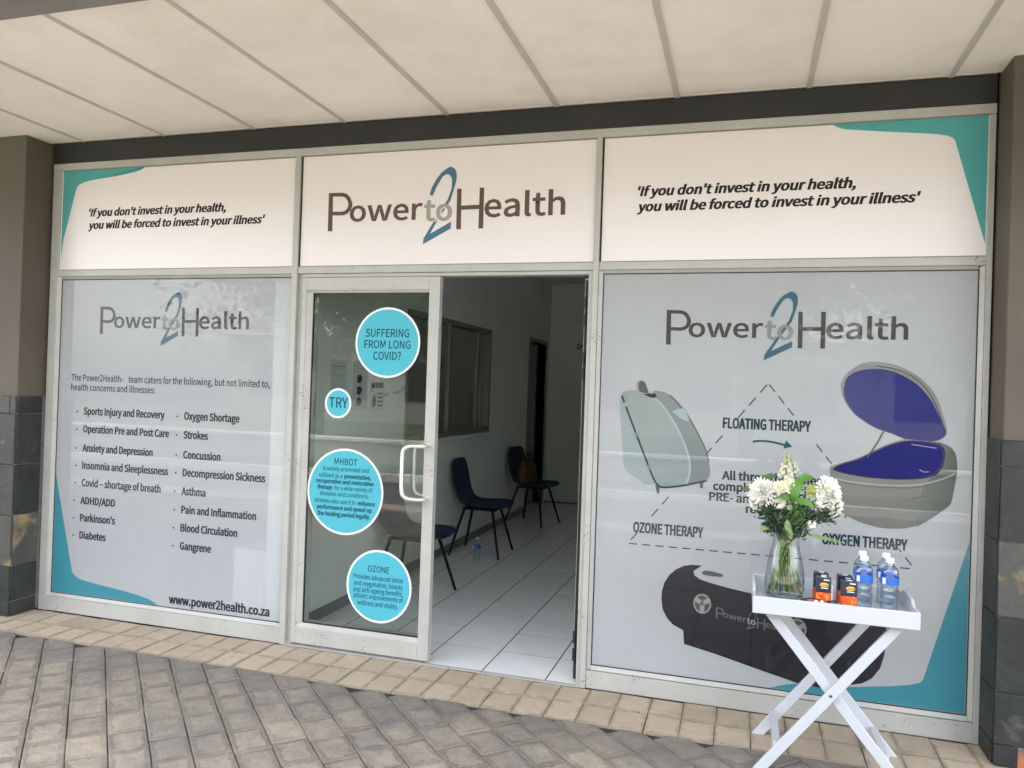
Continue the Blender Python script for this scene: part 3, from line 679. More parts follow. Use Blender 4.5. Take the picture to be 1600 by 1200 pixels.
def lower_window(x0, x1, z0, z1, lab):
    w = empty('window', None, None, None, ((x0 + x1) / 2, 0.02, z0)); w.parent = sf; w.matrix_parent_inverse = Matrix.Translation(sf.location).inverted(); w['label'] = lab
    g = 0.006
    at_world2(poly('glass_pane', [(x0 + .003, z0 + .003), (x1 - .003, z0 + .003), (x1 - .003, z1 - .003), (x0 + .003, z1 - .003)], 'window_glass', YG - 0.0008, None), w)
    m = poly('film', [(x0 + .003, z0 + .003), (x1 - .003, z0 + .003), (x1 - .003, z1 - .003), (x0 + .003, z1 - .003)], 'film_white_lower', YFILM + 0.0008, None)
    at_world2(m, w)
    return w
def at_world2(o, w):
    o.parent = w; bpy.context.view_layer.update() if False else None
    # w's world position equals its location (its parent inverse cancels the shopfront offset)
    o.matrix_parent_inverse = Matrix.Translation(w.location).inverted(); return o
LX0, LX1, LZ0, LZ1 = -3.292, -1.5845, 0.114, 2.131
pane_trim(sf, LX0, LX1, LZ0, LZ1, right=False)
winL = lower_window(LX0, LX1, LZ0, LZ1, 'left lower window with printed list of health concerns')
RX0, RX1, RZ0, RZ1 = 0.238, 1.954, 0.116, 2.131
pane_trim(sf, RX0, RX1, RZ0, RZ1)
winR = lower_window(RX0, RX1, RZ0, RZ1, 'right lower window printed with three therapy machines')
def upper_window(x0, x1, z0, z1, lab):
    w = empty('upper_window', None, None, None, ((x0 + x1) / 2, 0.02, z0)); w.parent = sf; w.matrix_parent_inverse = Matrix.Translation(sf.location).inverted(); w['label'] = lab
    at_world2(MB().box(x0, x1, 0.0126, 0.03, z0, z1).build('film', 'film_white_upper', None), w)
    return w
upL = upper_window(-3.311, -1.5845, 2.1875, 2.8305, 'upper left panel with slogan and teal corner')
upC = upper_window(-1.5485, 0.1865, 2.1875, 2.8305, 'upper middle panel with the large logo')
upR = upper_window(0.2165, 1.9755, 2.1875, 2.8305, 'upper right panel with slogan and teal corner')
# dark strips drawn as the shadow gaps of the upper panels (narrow gasket on the right of each mullion)
for xa in (-1.5483, 0.2168): fbox('gasket_or_shadow', xa, xa + 0.008, 0.0095, 0.0124, 2.19, 2.829, 'gasket_or_shadow', 0)
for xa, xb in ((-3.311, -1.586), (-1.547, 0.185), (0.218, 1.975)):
    fbox('gasket_or_shadow', xa + .009, xb, 0.0095, 0.0124, 2.826, 2.8305, 'frame_shadow_paint', 0); fbox('gasket_or_shadow', xa + .009, xb, 0.0095, 0.0124, 2.188, 2.1925, 'frame_shadow_paint', 0)  # thin strips in a shaded frame colour paint the shadow at panel edges
YU0 = 0.0118; YP = 0.0200
def P(w, o): return at_world2(o, w)
def border(w, pts, y, wd=0.012, mat='print_white'):
    return P(w, stroke('film_border', pts, wd, mat, y, None))

# teal corners
def teal(w, curve, corners, mat, y):
    lo, hi = (min(c_[0] for c_ in corners), max(c_[0] for c_ in corners))
    curve = [(max(lo, min(hi, p_[0])), max(p_[1], min(c_[1] for c_ in corners)) if w in (winL, winR) else p_[1]) for p_ in curve]
    P(w, poly('teal_wave', curve + corners, mat, y))
    if w in (upL, upR): border(w, curve, y - 0.0004, 0.008)
c = smooth_pts([(-2.657,2.83),(-2.701,2.803),(-2.854,2.779),(-3.041,2.762),(-3.136,2.747),(-3.176,2.73),(-3.191,2.711)], 3, False) + [(-3.281,2.385),(-3.334,2.221)]
teal(upL, c, [(-3.302, c[-1][1] - .002), (-3.302, 2.826), (c[0][0] + .01, 2.826)], 'film_teal_upper', YU0)
c = smooth_pts([(1.29,2.84),(1.345,2.805),(1.419,2.791),(1.599,2.769),(1.717,2.756),(1.787,2.745),(1.822,2.732),(1.834,2.719)], 3, False) + [(1.976,2.228)]
teal(upR, c, [(1.971, c[-1][1] - .002), (1.971, 2.826), (c[0][0] - .01, 2.826)], 'film_teal_upper', YU0)
c = [(-3.314,0.875)] + [(-3.127,0.261)] + smooth_pts([(-3.118,0.25),(-3.061,0.22),(-2.903,0.199),(-2.746,0.184),(-2.592,0.163),(-2.501,0.142),(-2.445,0.109)], 3, False)
teal(winL, c, [(c[-1][0] + .01, LZ0 + .007), (LX0 + .007, LZ0 + .007)], 'film_teal', YP + .0004)
c = [(1.959,0.902)] + [(1.775,0.257)] + smooth_pts([(1.771,0.248),(1.758,0.237),(1.721,0.224),(1.66,0.209),(1.582,0.196),(1.464,0.177),(1.303,0.169),(1.245,0.161),(1.179,0.147),(1.109,0.12),(1.069,0.1)], 3, False)
teal(winR, c, [(c[-1][0] - .02, RZ0 + .007), (RX1 - .007, RZ0 + .007)], 'film_teal', YP + .0004)

# slogans
def slogan(w, a0, a1, b0, b1, cap):
    P(w, text('slogan', "'If you don't invest in your health,", a0[0], a1[0], a0[1], cap, 'ink_black', YU0, None, 0.034, 0.22))
    P(w, text('slogan', "you will be forced to invest in your illness'", b0[0], b1[0], b0[1], cap, 'ink_black', YU0, None, 0.034, 0.22))
slogan(upL, (-3.087,2.531), (-2.06,2.523), (-3.091,2.451), (-1.785,2.439), 0.047)
slogan(upR, (0.402,2.523), (1.427,2.525), (0.4,2.445), (1.705,2.449), 0.047)

# ---- logo (drawn once in the coordinates of the centre panel, then scaled)
LG = dict(
 P_out=[(-1.368,2.611),(-1.277,2.609),(-1.25,2.6),(-1.23,2.58),(-1.216,2.55),(-1.215,2.528),(-1.227,2.504),(-1.245,2.488),(-1.272,2.479),(-1.339,2.481),(-1.337,2.39),(-1.367,2.391)],
 P_in=[(-1.34,2.589),(-1.282,2.587),(-1.262,2.581),(-1.247,2.563),(-1.24,2.543),(-1.244,2.522),(-1.257,2.507),(-1.277,2.501),(-1.339,2.502)],
 two=[(-0.742,2.577),(-0.731,2.614),(-0.702,2.665),(-0.673,2.699),(-0.639,2.72)] + [(-0.621,2.726),(-0.596,2.711),(-0.586,2.686),(-0.586,2.651),(-0.596,2.612),(-0.617,2.541)] + [(-0.684,2.443),(-0.732,2.36)] + [(-0.61,2.424),(-0.611,2.386)] + [(-0.773,2.302),(-0.769,2.337),(-0.702,2.444),(-0.661,2.508)] + [(-0.634,2.546),(-0.613,2.608),(-0.613,2.657),(-0.627,2.68),(-0.646,2.685),(-0.67,2.672)] + [(-0.672,2.666),(-0.701,2.62),(-0.725,2.567)],
 Hl=[(-0.581,2.603),(-0.555,2.602),(-0.552,2.38),(-0.579,2.381)], Hr=[(-0.451,2.603),(-0.425,2.602),(-0.424,2.381),(-0.451,2.381)], Hb=[(-0.554,2.509),(-0.45,2.51),(-0.449,2.487),(-0.554,2.486)],
 ower=((-1.23,2.431), (-0.781,2.427)), to=((-0.772,2.427), (-0.604,2.433)), ealth=((-0.421,2.433), (0.027,2.431)))
PT = LG['P_out'][0]; RB = LG['ealth'][1]
L0 = (LG['P_out'][-1][0], LG['P_out'][-1][1]); LW = RB[0] - L0[0]
def logo(w, x0, zP, width, y, cb, cblue, cto, halo=None, slope=0.0, sc_z=1.0, flat=False):
    """x0, zP: foot of the P; width: P to h"""
    k = width / LW
    T = lambda p: (x0 + (p[0] - L0[0]) * k, zP + (p[1] - L0[1]) * k * sc_z + slope * (p[0] - L0[0]) * k)
    e = 0.0003
    # P with its counter: ring of quads between outer and inner contour
    def ring(name, outer, inner, mat, yy):
        bm = bmesh.new(); 
        ov = [bm.verts.new((T(p)[0], yy, T(p)[1])) for p in outer]; iv = [bm.verts.new((T(p)[0], yy, T(p)[1])) for p in inner]
        for L_ in (ov, iv):
            for a, b in zip(L_, L_[1:] + L_[:1]): bm.edges.new((a, b))
        bmesh.ops.triangle_fill(bm, edges=bm.edges[:], use_beauty=True)
        bmesh.ops.recalc_face_normals(bm, faces=bm.faces)
        me = bpy.data.meshes.new(name); bm.to_mesh(me); bm.free(); return link(name, me, mat)
    P(w, ring('logo_letter', LG['P_out'], LG['P_in'], cb, y))
    P(w, poly('logo_numeral', [T(p) for p in LG['two']], cblue, y - e))
    P(w, poly('logo_letter', [T(p) for p in LG['Hl']], cb, y)); P(w, poly('logo_letter', [T(p) for p in LG['Hr']], cb, y)); P(w, poly('logo_letter', [T(p) for p in LG['Hb']], cb, y - e))
    capx = 0.1165 * k * sc_z
    a, b = T(LG['ower'][0]), T(LG['ower'][1]); P(w, text('logo_lettering', 'ower', a[0], b[0], a[1] + .012 * k, capx, cb, y - e * 2, None, 0.008, slope=slope))
    a, b = T(LG['ealth'][0]), T(LG['ealth'][1]); P(w, text('logo_lettering', 'ealth', a[0], b[0], a[1] + .010 * k, capx * 1.06, cb, y - e * 2, None, 0.008, slope=slope))
    a, b = T(LG['to'][0]), T(LG['to'][1])
    if halo: P(w, text('logo_halo', 'to', a[0] - .006 * k, b[0] + .006 * k, a[1] + .004 * k, capx * 1.0, halo, y - e * 3, None, 0.045, slope=slope))
    P(w, text('logo_lettering', 'to', a[0], b[0], a[1] + .006 * k, capx, cto, y - e * 4, None, 0.015, slope=slope))
logo(upC, L0[0], L0[1], LW, YU0, 'ink_brown', 'ink_logo_blue', 'ink_logo_sand', 'film_white_upper')
a = (-2.975,1.783); b = (-1.877,1.815)
logo(winL, a[0], a[1], b[0] - a[0], YP, 'ink_brown_lower', 'ink_logo_blue_lower', 'ink_logo_grey', None)
a = (0.567,1.77); b = (1.67,1.809)
logo(winR, a[0], a[1], b[0] - a[0], YP, 'ink_brown_lower', 'ink_logo_blue_lower', 'ink_logo_grey', None)

# ---- left window list
def item(s, a, b, cap=0.0445, mat='ink_dark', bold=0.034, bullet=True, w=winL):
    P(w, text('list_line', s, a[0], b[0], (a[1] + b[1]) / 2, cap, mat, YP, None, bold))
    if bullet:
        z = (a[1] + b[1]) / 2 + cap * 0.38; x = a[0] - 0.050; r = .006
        P(w, poly('bullet', [(x + r * math.cos(k * .785), z + r * math.sin(k * .785)) for k in range(8)], mat, YP))
item('The Power2Health-', (-3.188,1.481), (-2.781,1.483), 0.040, bold=0.006, bullet=False); item('team caters for the following, but not limited to,', (-2.74,1.481), (-1.72,1.482), 0.040, bold=0.006, bullet=False)
item('health concerns and illnesses:', (-3.188,1.417), (-2.534,1.423), 0.040, bold=0.006, bullet=False)
for s, a, b in [
 ('Sports Injury and Recovery', (-3.081,1.268), (-2.457,1.268)), ('Operation Pre and Post Care', (-3.08,1.151), (-2.419,1.157)), ('Anxiety and Depression', (-3.08,1.03), (-2.535,1.036)),
 ('Insomnia and Sleeplessness', (-3.077,0.922), (-2.416,0.923)), ('Covid \u2013 shortage of breath', (-3.077,0.811), (-2.466,0.813)), ('ADHD/ADD', (-3.081,0.696), (-2.807,0.701)),
 ("Parkinson's", (-3.079,0.588), (-2.802,0.589)), ('Diabetes', (-3.079,0.477), (-2.87,0.479)),
 ('Oxygen Shortage', (-2.314,1.268), (-1.919,1.268)), ('Strokes', (-2.313,1.153), (-2.136,1.154)), ('Concussion', (-2.311,1.033), (-2.042,1.032)), ('Decompression Sickness', (-2.31,0.924), (-1.727,0.924)),
 ('Asthma', (-2.314,0.81), (-2.138,0.812)), ('Pain and Inflammation', (-2.311,0.698), (-1.781,0.698)), ('Blood Circulation', (-2.312,0.585), (-1.906,0.59)), ('Gangrene', (-2.312,0.476), (-2.086,0.479))]:
    item(s, a, b)
item('www.power2health.co.za', (-2.378,0.143), (-1.668,0.144), 0.052, bullet=False, bold=0.034)

# ---- right window pictures
def pic(n_, pts, mat, dy=0.0, sm=2):
    return P(winR, poly(n_, smooth_pts(pts, sm) if sm > 1 else pts, mat, YP - dy))
def lin(n_, pts, w_, mat, dy, sm=4): return P(winR, stroke(n_, smooth_pts(pts, sm, False) if sm > 1 else pts, w_, mat, YP - dy, None))
# dark chamber
pic('chamber_picture', [(0.778,0.679),(0.729,0.678),(0.689,0.669),(0.652,0.648),(0.62,0.616),(0.597,0.576),(0.586,0.532),(0.585,0.49),(0.593,0.441),(0.615,0.401),(0.645,0.371),(0.696,0.349)] + [(0.703,0.282),(0.855,0.252),(1.022,0.212),(1.239,0.162),(1.358,0.153),(1.472,0.188),(1.518,0.201),(1.56,0.23),(1.594,0.282),(1.61,0.346),(1.616,0.424),(1.614,0.479),(1.595,0.515),(1.421,0.535),(1.197,0.557),(1.012,0.567),(0.917,0.58),(0.829,0.596),(0.772,0.609),(0.741,0.628),(0.738,0.649)], 'print_chamber_dark', 0, 1)
for pts in ([(0.769,0.44),(0.755,0.368),(0.74,0.28)], [(1.014,0.562),(1.018,0.399),(1.022,0.212)], [(1.277,0.382),(1.287,0.312),(1.304,0.242)]): lin('chamber_seam', pts, 0.005, 'print_chamber_seam', 0.0004)
lin('chamber_seam', [(0.757,0.322),(1.019,0.318),(1.204,0.309)], 0.003, 'print_chamber_seam', 0.0004); lin('chamber_seam', [(0.602,0.551),(0.749,0.554),(0.934,0.545)], 0.003, 'print_chamber_seam', 0.0004)
def fan(c0, rx, rz):
    n_ = 20; circ = lambda f_: [(c0[0] + rx * f_ * math.cos(2 * math.pi * i / n_), c0[1] + rz * f_ * math.sin(2 * math.pi * i / n_)) for i in range(n_)]
    P(winR, poly('fan_rim', circ(1), 'print_silver', YP - .0004)); P(winR, poly('fan_well', circ(.84), 'print_fan_well', YP - .0008))
    for k in range(3):
        a_ = rad(90 + 120 * k + 180); P(winR, stroke('fan_spoke', [c0, (c0[0] + rx * .92 * math.cos(a_), c0[1] + rz * .92 * math.sin(a_))], .022, 'print_silver', YP - .0012, None))
fc = (0.784,0.491); fr_ = (0.827,0.496); ft = (0.782,0.54)
fan(fc, fr_[0] - fc[0], ft[1] - fc[1]); fan((1.227,0.42), fr_[0] - fc[0], ft[1] - fc[1])
pic('vent_plate', [(0.781,0.65),(0.803,0.657),(0.867,0.648),(0.88,0.641),(0.874,0.632),(0.848,0.631),(0.792,0.633),(0.779,0.64)], 'print_grey_line', 0.0004)
a = (0.851,0.449); b = (1.193,0.42)
logo(winR, a[0], a[1] - .02, b[0] - a[0], YP - .0006, 'print_chamber_text', 'ink_logo_blue_lower', 'print_silver', None, slope=-0.13)
# grey capsule
body = [(0.346,1.466),(0.347,1.494),(0.353,1.513),(0.366,1.527),(0.391,1.534),(0.423,1.534),(0.461,1.522),(0.499,1.523),(0.512,1.534),(0.536,1.536),(0.568,1.531),(0.595,1.516),(0.627,1.487),(0.651,1.459),(0.672,1.454),(0.681,1.431),(0.697,1.405),(0.73,1.343),(0.758,1.291),(0.78,1.245),(0.794,1.193),(0.802,1.151),(0.799,1.122),(0.784,1.102),(0.759,1.09),(0.692,1.072),(0.619,1.055),(0.577,1.05),(0.551,1.055),(0.529,1.064),(0.487,1.061),(0.448,1.086),(0.399,1.115),(0.376,1.141),(0.369,1.206),(0.356,1.325),(0.347,1.412)]
for q in ([(0.535,1.064),(0.559,1.063),(0.558,1.018),(0.547,1.016)], [(0.753,1.09),(0.771,1.091),(0.77,1.064),(0.764,1.059),(0.756,1.061)]): pic('capsule_foot', q, 'print_grey_line', -0.0002, 1)
pic('capsule_picture', body, 'print_capsule_back', 0)
pic('capsule_side', [(0.353,1.513),(0.366,1.527),(0.391,1.534),(0.423,1.534),(0.461,1.522),(0.51,1.499),(0.543,1.479),(0.587,1.427),(0.637,1.349),(0.676,1.271),(0.699,1.198),(0.705,1.15),(0.699,1.107),(0.687,1.072),(0.577,1.051),(0.551,1.058),(0.528,1.091),(0.5,1.154),(0.433,1.312),(0.371,1.462)], 'print_capsule', 0.0004)
pic('capsule_back', [(0.512,1.532),(0.536,1.535),(0.568,1.529),(0.595,1.514),(0.627,1.486),(0.651,1.457),(0.681,1.428),(0.73,1.343),(0.758,1.291),(0.78,1.245),(0.794,1.193),(0.801,1.151),(0.798,1.122),(0.784,1.103),(0.759,1.092),(0.688,1.073),(0.7,1.107),(0.706,1.15),(0.7,1.198),(0.677,1.271),(0.638,1.349),(0.588,1.427),(0.544,1.479)], 'print_capsule_shade', 0.0008)
lin('capsule_piping', [(0.505,1.5),(0.543,1.479),(0.587,1.427),(0.637,1.349),(0.676,1.271),(0.699,1.198),(0.704,1.15),(0.699,1.107),(0.686,1.071)], 0.011, 'print_capsule_light', 0.0012)
lin('capsule_strap', [(0.353,1.505),(0.371,1.462),(0.433,1.312),(0.5,1.154),(0.528,1.091),(0.553,1.059),(0.583,1.052),(0.671,1.067),(0.787,1.099)], 0.009, 'ink_dark', 0.0014)
lin('capsule_outline', [(0.595,1.516),(0.627,1.487),(0.651,1.459),(0.681,1.425),(0.73,1.343),(0.758,1.291),(0.78,1.245),(0.794,1.193)], 0.006, 'print_grey_line', 0.0014)
for q in ([(0.363,1.467),(0.376,1.473),(0.381,1.454),(0.369,1.448)], [(0.424,1.317),(0.438,1.326),(0.445,1.305),(0.431,1.297)], [(0.493,1.156),(0.51,1.16),(0.512,1.138),(0.499,1.132)]): pic('strap_buckle', q, 'print_silver', 0.0018)
pic('capsule_knob', [(0.437,1.526),(0.427,1.545),(0.425,1.57),(0.435,1.584),(0.456,1.588),(0.471,1.576),(0.481,1.55),(0.489,1.523)], 'print_pod_line', -0.0001)
pic('capsule_knob', [(0.445,1.529),(0.438,1.551),(0.438,1.573),(0.447,1.583),(0.462,1.581),(0.472,1.568),(0.48,1.547),(0.487,1.523)], 'print_grey_line', 0.0020)
pic('capsule_valve', [(0.46,1.519),(0.488,1.519),(0.493,1.526),(0.499,1.518),(0.52,1.524),(0.531,1.506),(0.513,1.498),(0.489,1.505)], 'ink_dark', 0.0022, 1)
pic('capsule_patch', [(0.608,1.433),(0.633,1.449),(0.671,1.453),(0.682,1.425),(0.695,1.395),(0.682,1.389),(0.66,1.397),(0.629,1.418)], 'print_capsule_light', 0.0018, 1)
# pod
pic('pod_lid', [(1.387,1.583),(1.391,1.611),(1.407,1.64),(1.432,1.665),(1.464,1.687),(1.489,1.699),(1.528,1.704),(1.572,1.701),(1.623,1.69),(1.668,1.671),(1.712,1.644),(1.75,1.611),(1.782,1.571),(1.805,1.527),(1.821,1.473),(1.835,1.433),(1.842,1.399),(1.841,1.382),(1.83,1.365),(1.8,1.349),(1.785,1.345),(1.714,1.342),(1.676,1.347),(1.613,1.371),(1.549,1.392),(1.497,1.421),(1.451,1.458),(1.417,1.499),(1.396,1.541)], 'print_pod_grey', 0)
lin('pod_lid_line', [(1.489,1.695),(1.572,1.691),(1.655,1.664),(1.725,1.614),(1.77,1.56),(1.802,1.5),(1.822,1.446)], 0.006, 'print_pod_line', 0.0004)
lin('pod_lid_line', [(1.541,1.685),(1.63,1.67),(1.7,1.634),(1.757,1.577),(1.796,1.506),(1.819,1.439)], 0.006, 'print_grey_line', 0.0005)
pic('pod_lid_inside', [(1.403,1.583),(1.41,1.619),(1.432,1.644),(1.471,1.662),(1.516,1.67),(1.567,1.67),(1.618,1.658),(1.669,1.633),(1.713,1.603),(1.751,1.563),(1.78,1.519),(1.803,1.473),(1.822,1.432),(1.837,1.399),(1.836,1.379),(1.824,1.364),(1.791,1.349),(1.72,1.344),(1.676,1.35),(1.613,1.375),(1.549,1.396),(1.503,1.422),(1.457,1.455),(1.424,1.499),(1.406,1.541)], 'print_pod_blue', 0.0006)
lin('pod_lid_edge', [(1.403,1.583),(1.406,1.541),(1.424,1.499),(1.457,1.455),(1.503,1.422),(1.549,1.396),(1.613,1.375),(1.676,1.35),(1.72,1.344),(1.791,1.349),(1.824,1.364),(1.837,1.385)], 0.006, 'print_violet', 0.0008)
pic('pod_base', [(1.351,1.189),(1.353,1.203),(1.366,1.213),(1.425,1.232),(1.489,1.26),(1.552,1.298),(1.602,1.325),(1.651,1.345),(1.689,1.349),(1.739,1.345),(1.8,1.343),(1.837,1.334),(1.862,1.319),(1.878,1.296),(1.886,1.259),(1.887,1.211),(1.881,1.157),(1.871,1.088),(1.86,1.057),(1.833,1.031),(1.791,0.994),(1.749,0.963),(1.706,0.946),(1.663,0.935),(1.593,0.931),(1.536,0.939),(1.478,0.955),(1.432,0.976),(1.399,1.001),(1.381,1.039),(1.363,1.108)], 'print_pod_grey', 0.0010)
pic('pod_base_end', [(1.8,1.343),(1.837,1.334),(1.862,1.319),(1.878,1.296),(1.886,1.259),(1.887,1.211),(1.881,1.157),(1.871,1.088),(1.86,1.057),(1.833,1.031),(1.791,0.994),(1.749,0.963),(1.724,0.954),(1.735,1.037),(1.745,1.12),(1.78,1.177),(1.816,1.221),(1.83,1.262),(1.832,1.303)], 'print_pod_side', 0.0012)
lin('pod_base_line', [(1.368,1.151),(1.427,1.139),(1.505,1.133),(1.594,1.131),(1.695,1.137),(1.781,1.157),(1.841,1.181),(1.88,1.204)], 0.008, 'print_pod_line', 0.0016)
lin('pod_base_line', [(1.375,1.141),(1.44,1.129),(1.518,1.121),(1.607,1.121),(1.707,1.127),(1.781,1.143)], 0.004, 'print_grey_line', 0.0016)
lin('pod_base_line', [(1.703,1.073),(1.758,1.09),(1.807,1.08),(1.862,1.094)], 0.005, 'print_grey_line', 0.0016)
pic('pod_rim', [(1.36,1.194),(1.412,1.224),(1.47,1.244),(1.527,1.278),(1.583,1.309),(1.639,1.333),(1.689,1.344),(1.739,1.344),(1.8,1.339),(1.828,1.322),(1.837,1.29),(1.833,1.249),(1.816,1.208),(1.789,1.185),(1.743,1.171),(1.694,1.164),(1.631,1.16),(1.555,1.16),(1.478,1.165),(1.407,1.176)], 'print_violet', 0.0018)
pic('pod_water', [(1.379,1.197),(1.412,1.217),(1.47,1.237),(1.527,1.271),(1.583,1.302),(1.639,1.325),(1.689,1.336),(1.739,1.337),(1.791,1.331),(1.818,1.315),(1.826,1.288),(1.823,1.254),(1.807,1.217),(1.785,1.194),(1.743,1.178),(1.694,1.17),(1.631,1.166),(1.555,1.166),(1.478,1.171),(1.413,1.182)], 'print_pod_blue_deep', 0.0022)
lin('pod_strut', [(1.578,1.381),(1.551,1.323),(1.511,1.252)], 0.006, 'print_grey_line', 0.0026)
lin('pod_shine', [(1.696,1.327),(1.752,1.32),(1.801,1.315)], 0.004, 'print_pod_line', 0.0024); lin('pod_shine', [(1.733,1.212),(1.752,1.203),(1.773,1.206)], 0.004, 'print_pod_line', 0.0024)
# therapy triangle
def dashed(a_, b_, gaps=(), n_=11, duty=.62):
    a_, b_ = Vector(a_), Vector(b_); L_ = (b_ - a_).length
    for i in range(n_):
        t0 = (i + .1) / n_; t1 = t0 + duty / n_
        if any(g0 < (t0 + t1) / 2 < g1 for g0, g1 in gaps): continue
        P(winR, stroke('dash', [tuple(a_ + (b_ - a_) * t0), tuple(a_ + (b_ - a_) * t1)], 0.0055, 'ink_dark', YP + .0001, None))
AP, AL, AR = (1.062,1.589), (0.408,0.756), (1.725,0.755)
dashed(AP, AL, ((.2, .29), (.44, .68), (.84, .93)), 13); dashed(AP, AR, ((.22, .31), (.47, .78), (.8, .88)), 15); dashed(AL, AR, (), 20)
ac = smooth_pts([(0.998,1.303),(1.039,1.309),(1.093,1.305),(1.151,1.293)], 4, False)
P(winR, stroke('arrow', ac, 0.010, 'ink_arrow', YP, None)); P(winR, poly('arrow_head', [(1.14,1.277),(1.151,1.317),(1.181,1.288)], 'ink_arrow', YP - .0003))
def cap_text(s, a_, b_, cap=.050, mat='ink_petrol', bold=.034): P(winR, text('caption', s, a_[0], b_[0], (a_[1] + b_[1]) / 2, cap, mat, YP - .0006, None, bold))
cap_text('FLOATING THERAPY', (0.855,1.361), (1.262,1.367)); cap_text('OZONE THERAPY', (0.432,0.811), (0.779,0.823)); cap_text('OXYGEN THERAPY', (1.325,0.831), (1.694,0.842))
for s, a_, cx_ in (('All three therapies', (0.859,1.112), 0), ('complement each other', (0.818,1.057), 0), ('PRE- and POST care', (0.801,1.004), 0), ('recovery', (0.976,0.956), 0)):
    P(winR, text('caption', s, a_[0], None, a_[1], .040, 'ink_dark', YP - .0006, None, .024))

# ---- glass door (closed leaf)
gd = empty('glass_door', 'closed glass door leaf with four round cyan decals', 'door', None, (-1.09, 0.03, 0.012))
def gbox(name, x0, x1, z0, z1, y0=0.006, y1=0.050, mat='frame_paint', bev=0.0015): return fbox(name, x0, x1, y0, y1, z0, z1, mat, bev, gd)
gbox('stile', -1.5165, -1.487, 0.018, 2.124); gbox('stile', -0.722, -0.660, 0.018, 2.124)
gbox('top_rail', -1.4865, -0.7225, 2.053, 2.124); gbox('bottom_rail', -1.4865, -0.7225, 0.018, 0.112)
dx0, dx1, dz0, dz1 = -1.450, -0.7225, 0.135, 2.037
for args in ((dx0 - .0365, dx1, dz0 - .023, dz0, 'bottom'), (dx0 - .0365, dx1, dz1, dz1 + .0155, 'top'), (dx0 - .0365, dx0, dz0, dz1, 'left')):
    o = bead(gd, *args, 0.009, 0.019)
m = MB(); g = .005
m.box(dx0, dx1, .0188, .032, dz0, dz0 + g).box(dx0, dx1, .0188, .032, dz1 - g, dz1).box(dx0, dx0 + g, .0188, .032, dz0 + g, dz1 - g).box(dx1 - g, dx1, .0188, .032, dz0 + g, dz1 - g)
at_world(m.build('gasket_or_shadow', 'gasket_or_shadow', None), gd)
at_world(poly('glass_pane', [(dx0 + .002, dz0 + .002), (dx1 - .002, dz0 + .002), (dx1 - .002, dz1 - .002), (dx0 + .002, dz1 - .002)], 'door_glass', 0.0215), gd)
def handle(sy):
    y0 = 0.006 if sy < 0 else 0.05; yo = y0 + sy * 0.062
    pts = [(-0.692, y0, 1.192), (-0.692, y0 + sy * .02, 1.192), (-0.71, yo * .8, 1.192), (-0.735, yo, 1.192), (-0.778, yo, 1.190), (-0.806, yo, 1.178), (-0.820, yo, 1.150), (-0.822, yo, 1.05), (-0.820, yo, 0.945), (-0.806, yo, 0.917), (-0.778, yo, 0.905), (-0.735, yo, 0.903), (-0.71, yo * .8, 0.903), (-0.692, y0 + sy * .02, 0.903), (-0.692, y0, 0.903)]
    at_world(MB().tube(smooth_pts(pts, 3, False), 0.0115, 12).build('handle', 'steel', None, smooth=True), gd)
handle(-1); handle(1)
for z in (1.192, 0.903): at_world(MB().tube([(-.692, .0062, z), (-.692, -.004, z)], .015, 14).build('handle_rose', 'steel', None), gd)
def decal(cx, cz, rx, rz, label):
    w = empty('decal', None, None, None, (cx, 0.019, cz)); w.parent = gd; w.matrix_parent_inverse = Matrix.Translation(gd.location).inverted(); w['label'] = label
    n_ = 64; circ = lambda f_: [(cx + rx * f_ * math.cos(2 * math.pi * i / n_), cz + rz * f_ * math.sin(2 * math.pi * i / n_)) for i in range(n_)]
    k = 1 - 0.012 / rx
    P(w, poly('decal_border', circ(1), 'print_white', 0.0200)); P(w, poly('decal_disc', circ(k), 'decal_cyan', 0.0196))
    return w
def dtext(w, s, cx, z, cap, bold=0.0, mat='ink_decal', width=None):
    o = text('lettering', s, cx - (width or .1) / 2, (cx + width / 2) if width else None, z, cap, mat, 0.0192, None, bold, center=None if width else cx); return P(w, o)
def mixed(w, parts, cx, z, cap, width):
    """one line that mixes plain and bold words, total ink width given"""
    tot = 0; ms = []
    for s, bold in parts:
        me = glyphs(s, .036 if bold else 0.008); xs = [v.co.x for v in me.vertices]; wd = max(xs) - min(xs); ms.append((s, bold, wd)); bpy.data.meshes.remove(me)
    space = .15; tot = sum(m_[2] for m_ in ms) + space * (len(ms) - 1); k = width / tot; x = cx - width / 2
    for s, bold, wd in ms:
        P(w, text('lettering', s, x, x + wd * k, z, cap, 'ink_decal', 0.0192, None, .036 if bold else 0.008)); x += (wd + space) * k
c0, cr, ct = (-0.971,1.757), (-0.774,1.759), (-0.978,1.955)
w = decal(c0[0], c0[1], cr[0] - c0[0] + .002, (ct[1] - c0[1]), 'large cyan decal at the top reading SUFFERING FROM LONG COVID')
a, b = (-1.108,1.789), (-0.839,1.794); dtext(w, 'SUFFERING', (a[0] + b[0]) / 2, a[1], .044, .006, width=b[0] - a[0])
a, b = (-1.114,1.725), (-0.829,1.728); dtext(w, 'FROM LONG', (a[0] + b[0]) / 2, a[1], .044, .006, width=b[0] - a[0])
a, b = (-1.056,1.661), (-0.885,1.663); dtext(w, 'COVID?', (a[0] + b[0]) / 2, a[1], .044, .006, width=b[0] - a[0])
c0, cr, ct = (-1.267,1.406), (-1.183,1.408), (-1.27,1.492)
w = decal(c0[0], c0[1], cr[0] - c0[0], (ct[1] - c0[1]), 'smallest cyan decal reading TRY')
a, b = (-1.325,1.382), (-1.204,1.383); dtext(w, 'TRY', (a[0] + b[0]) / 2, a[1], .058, .004, width=b[0] - a[0])
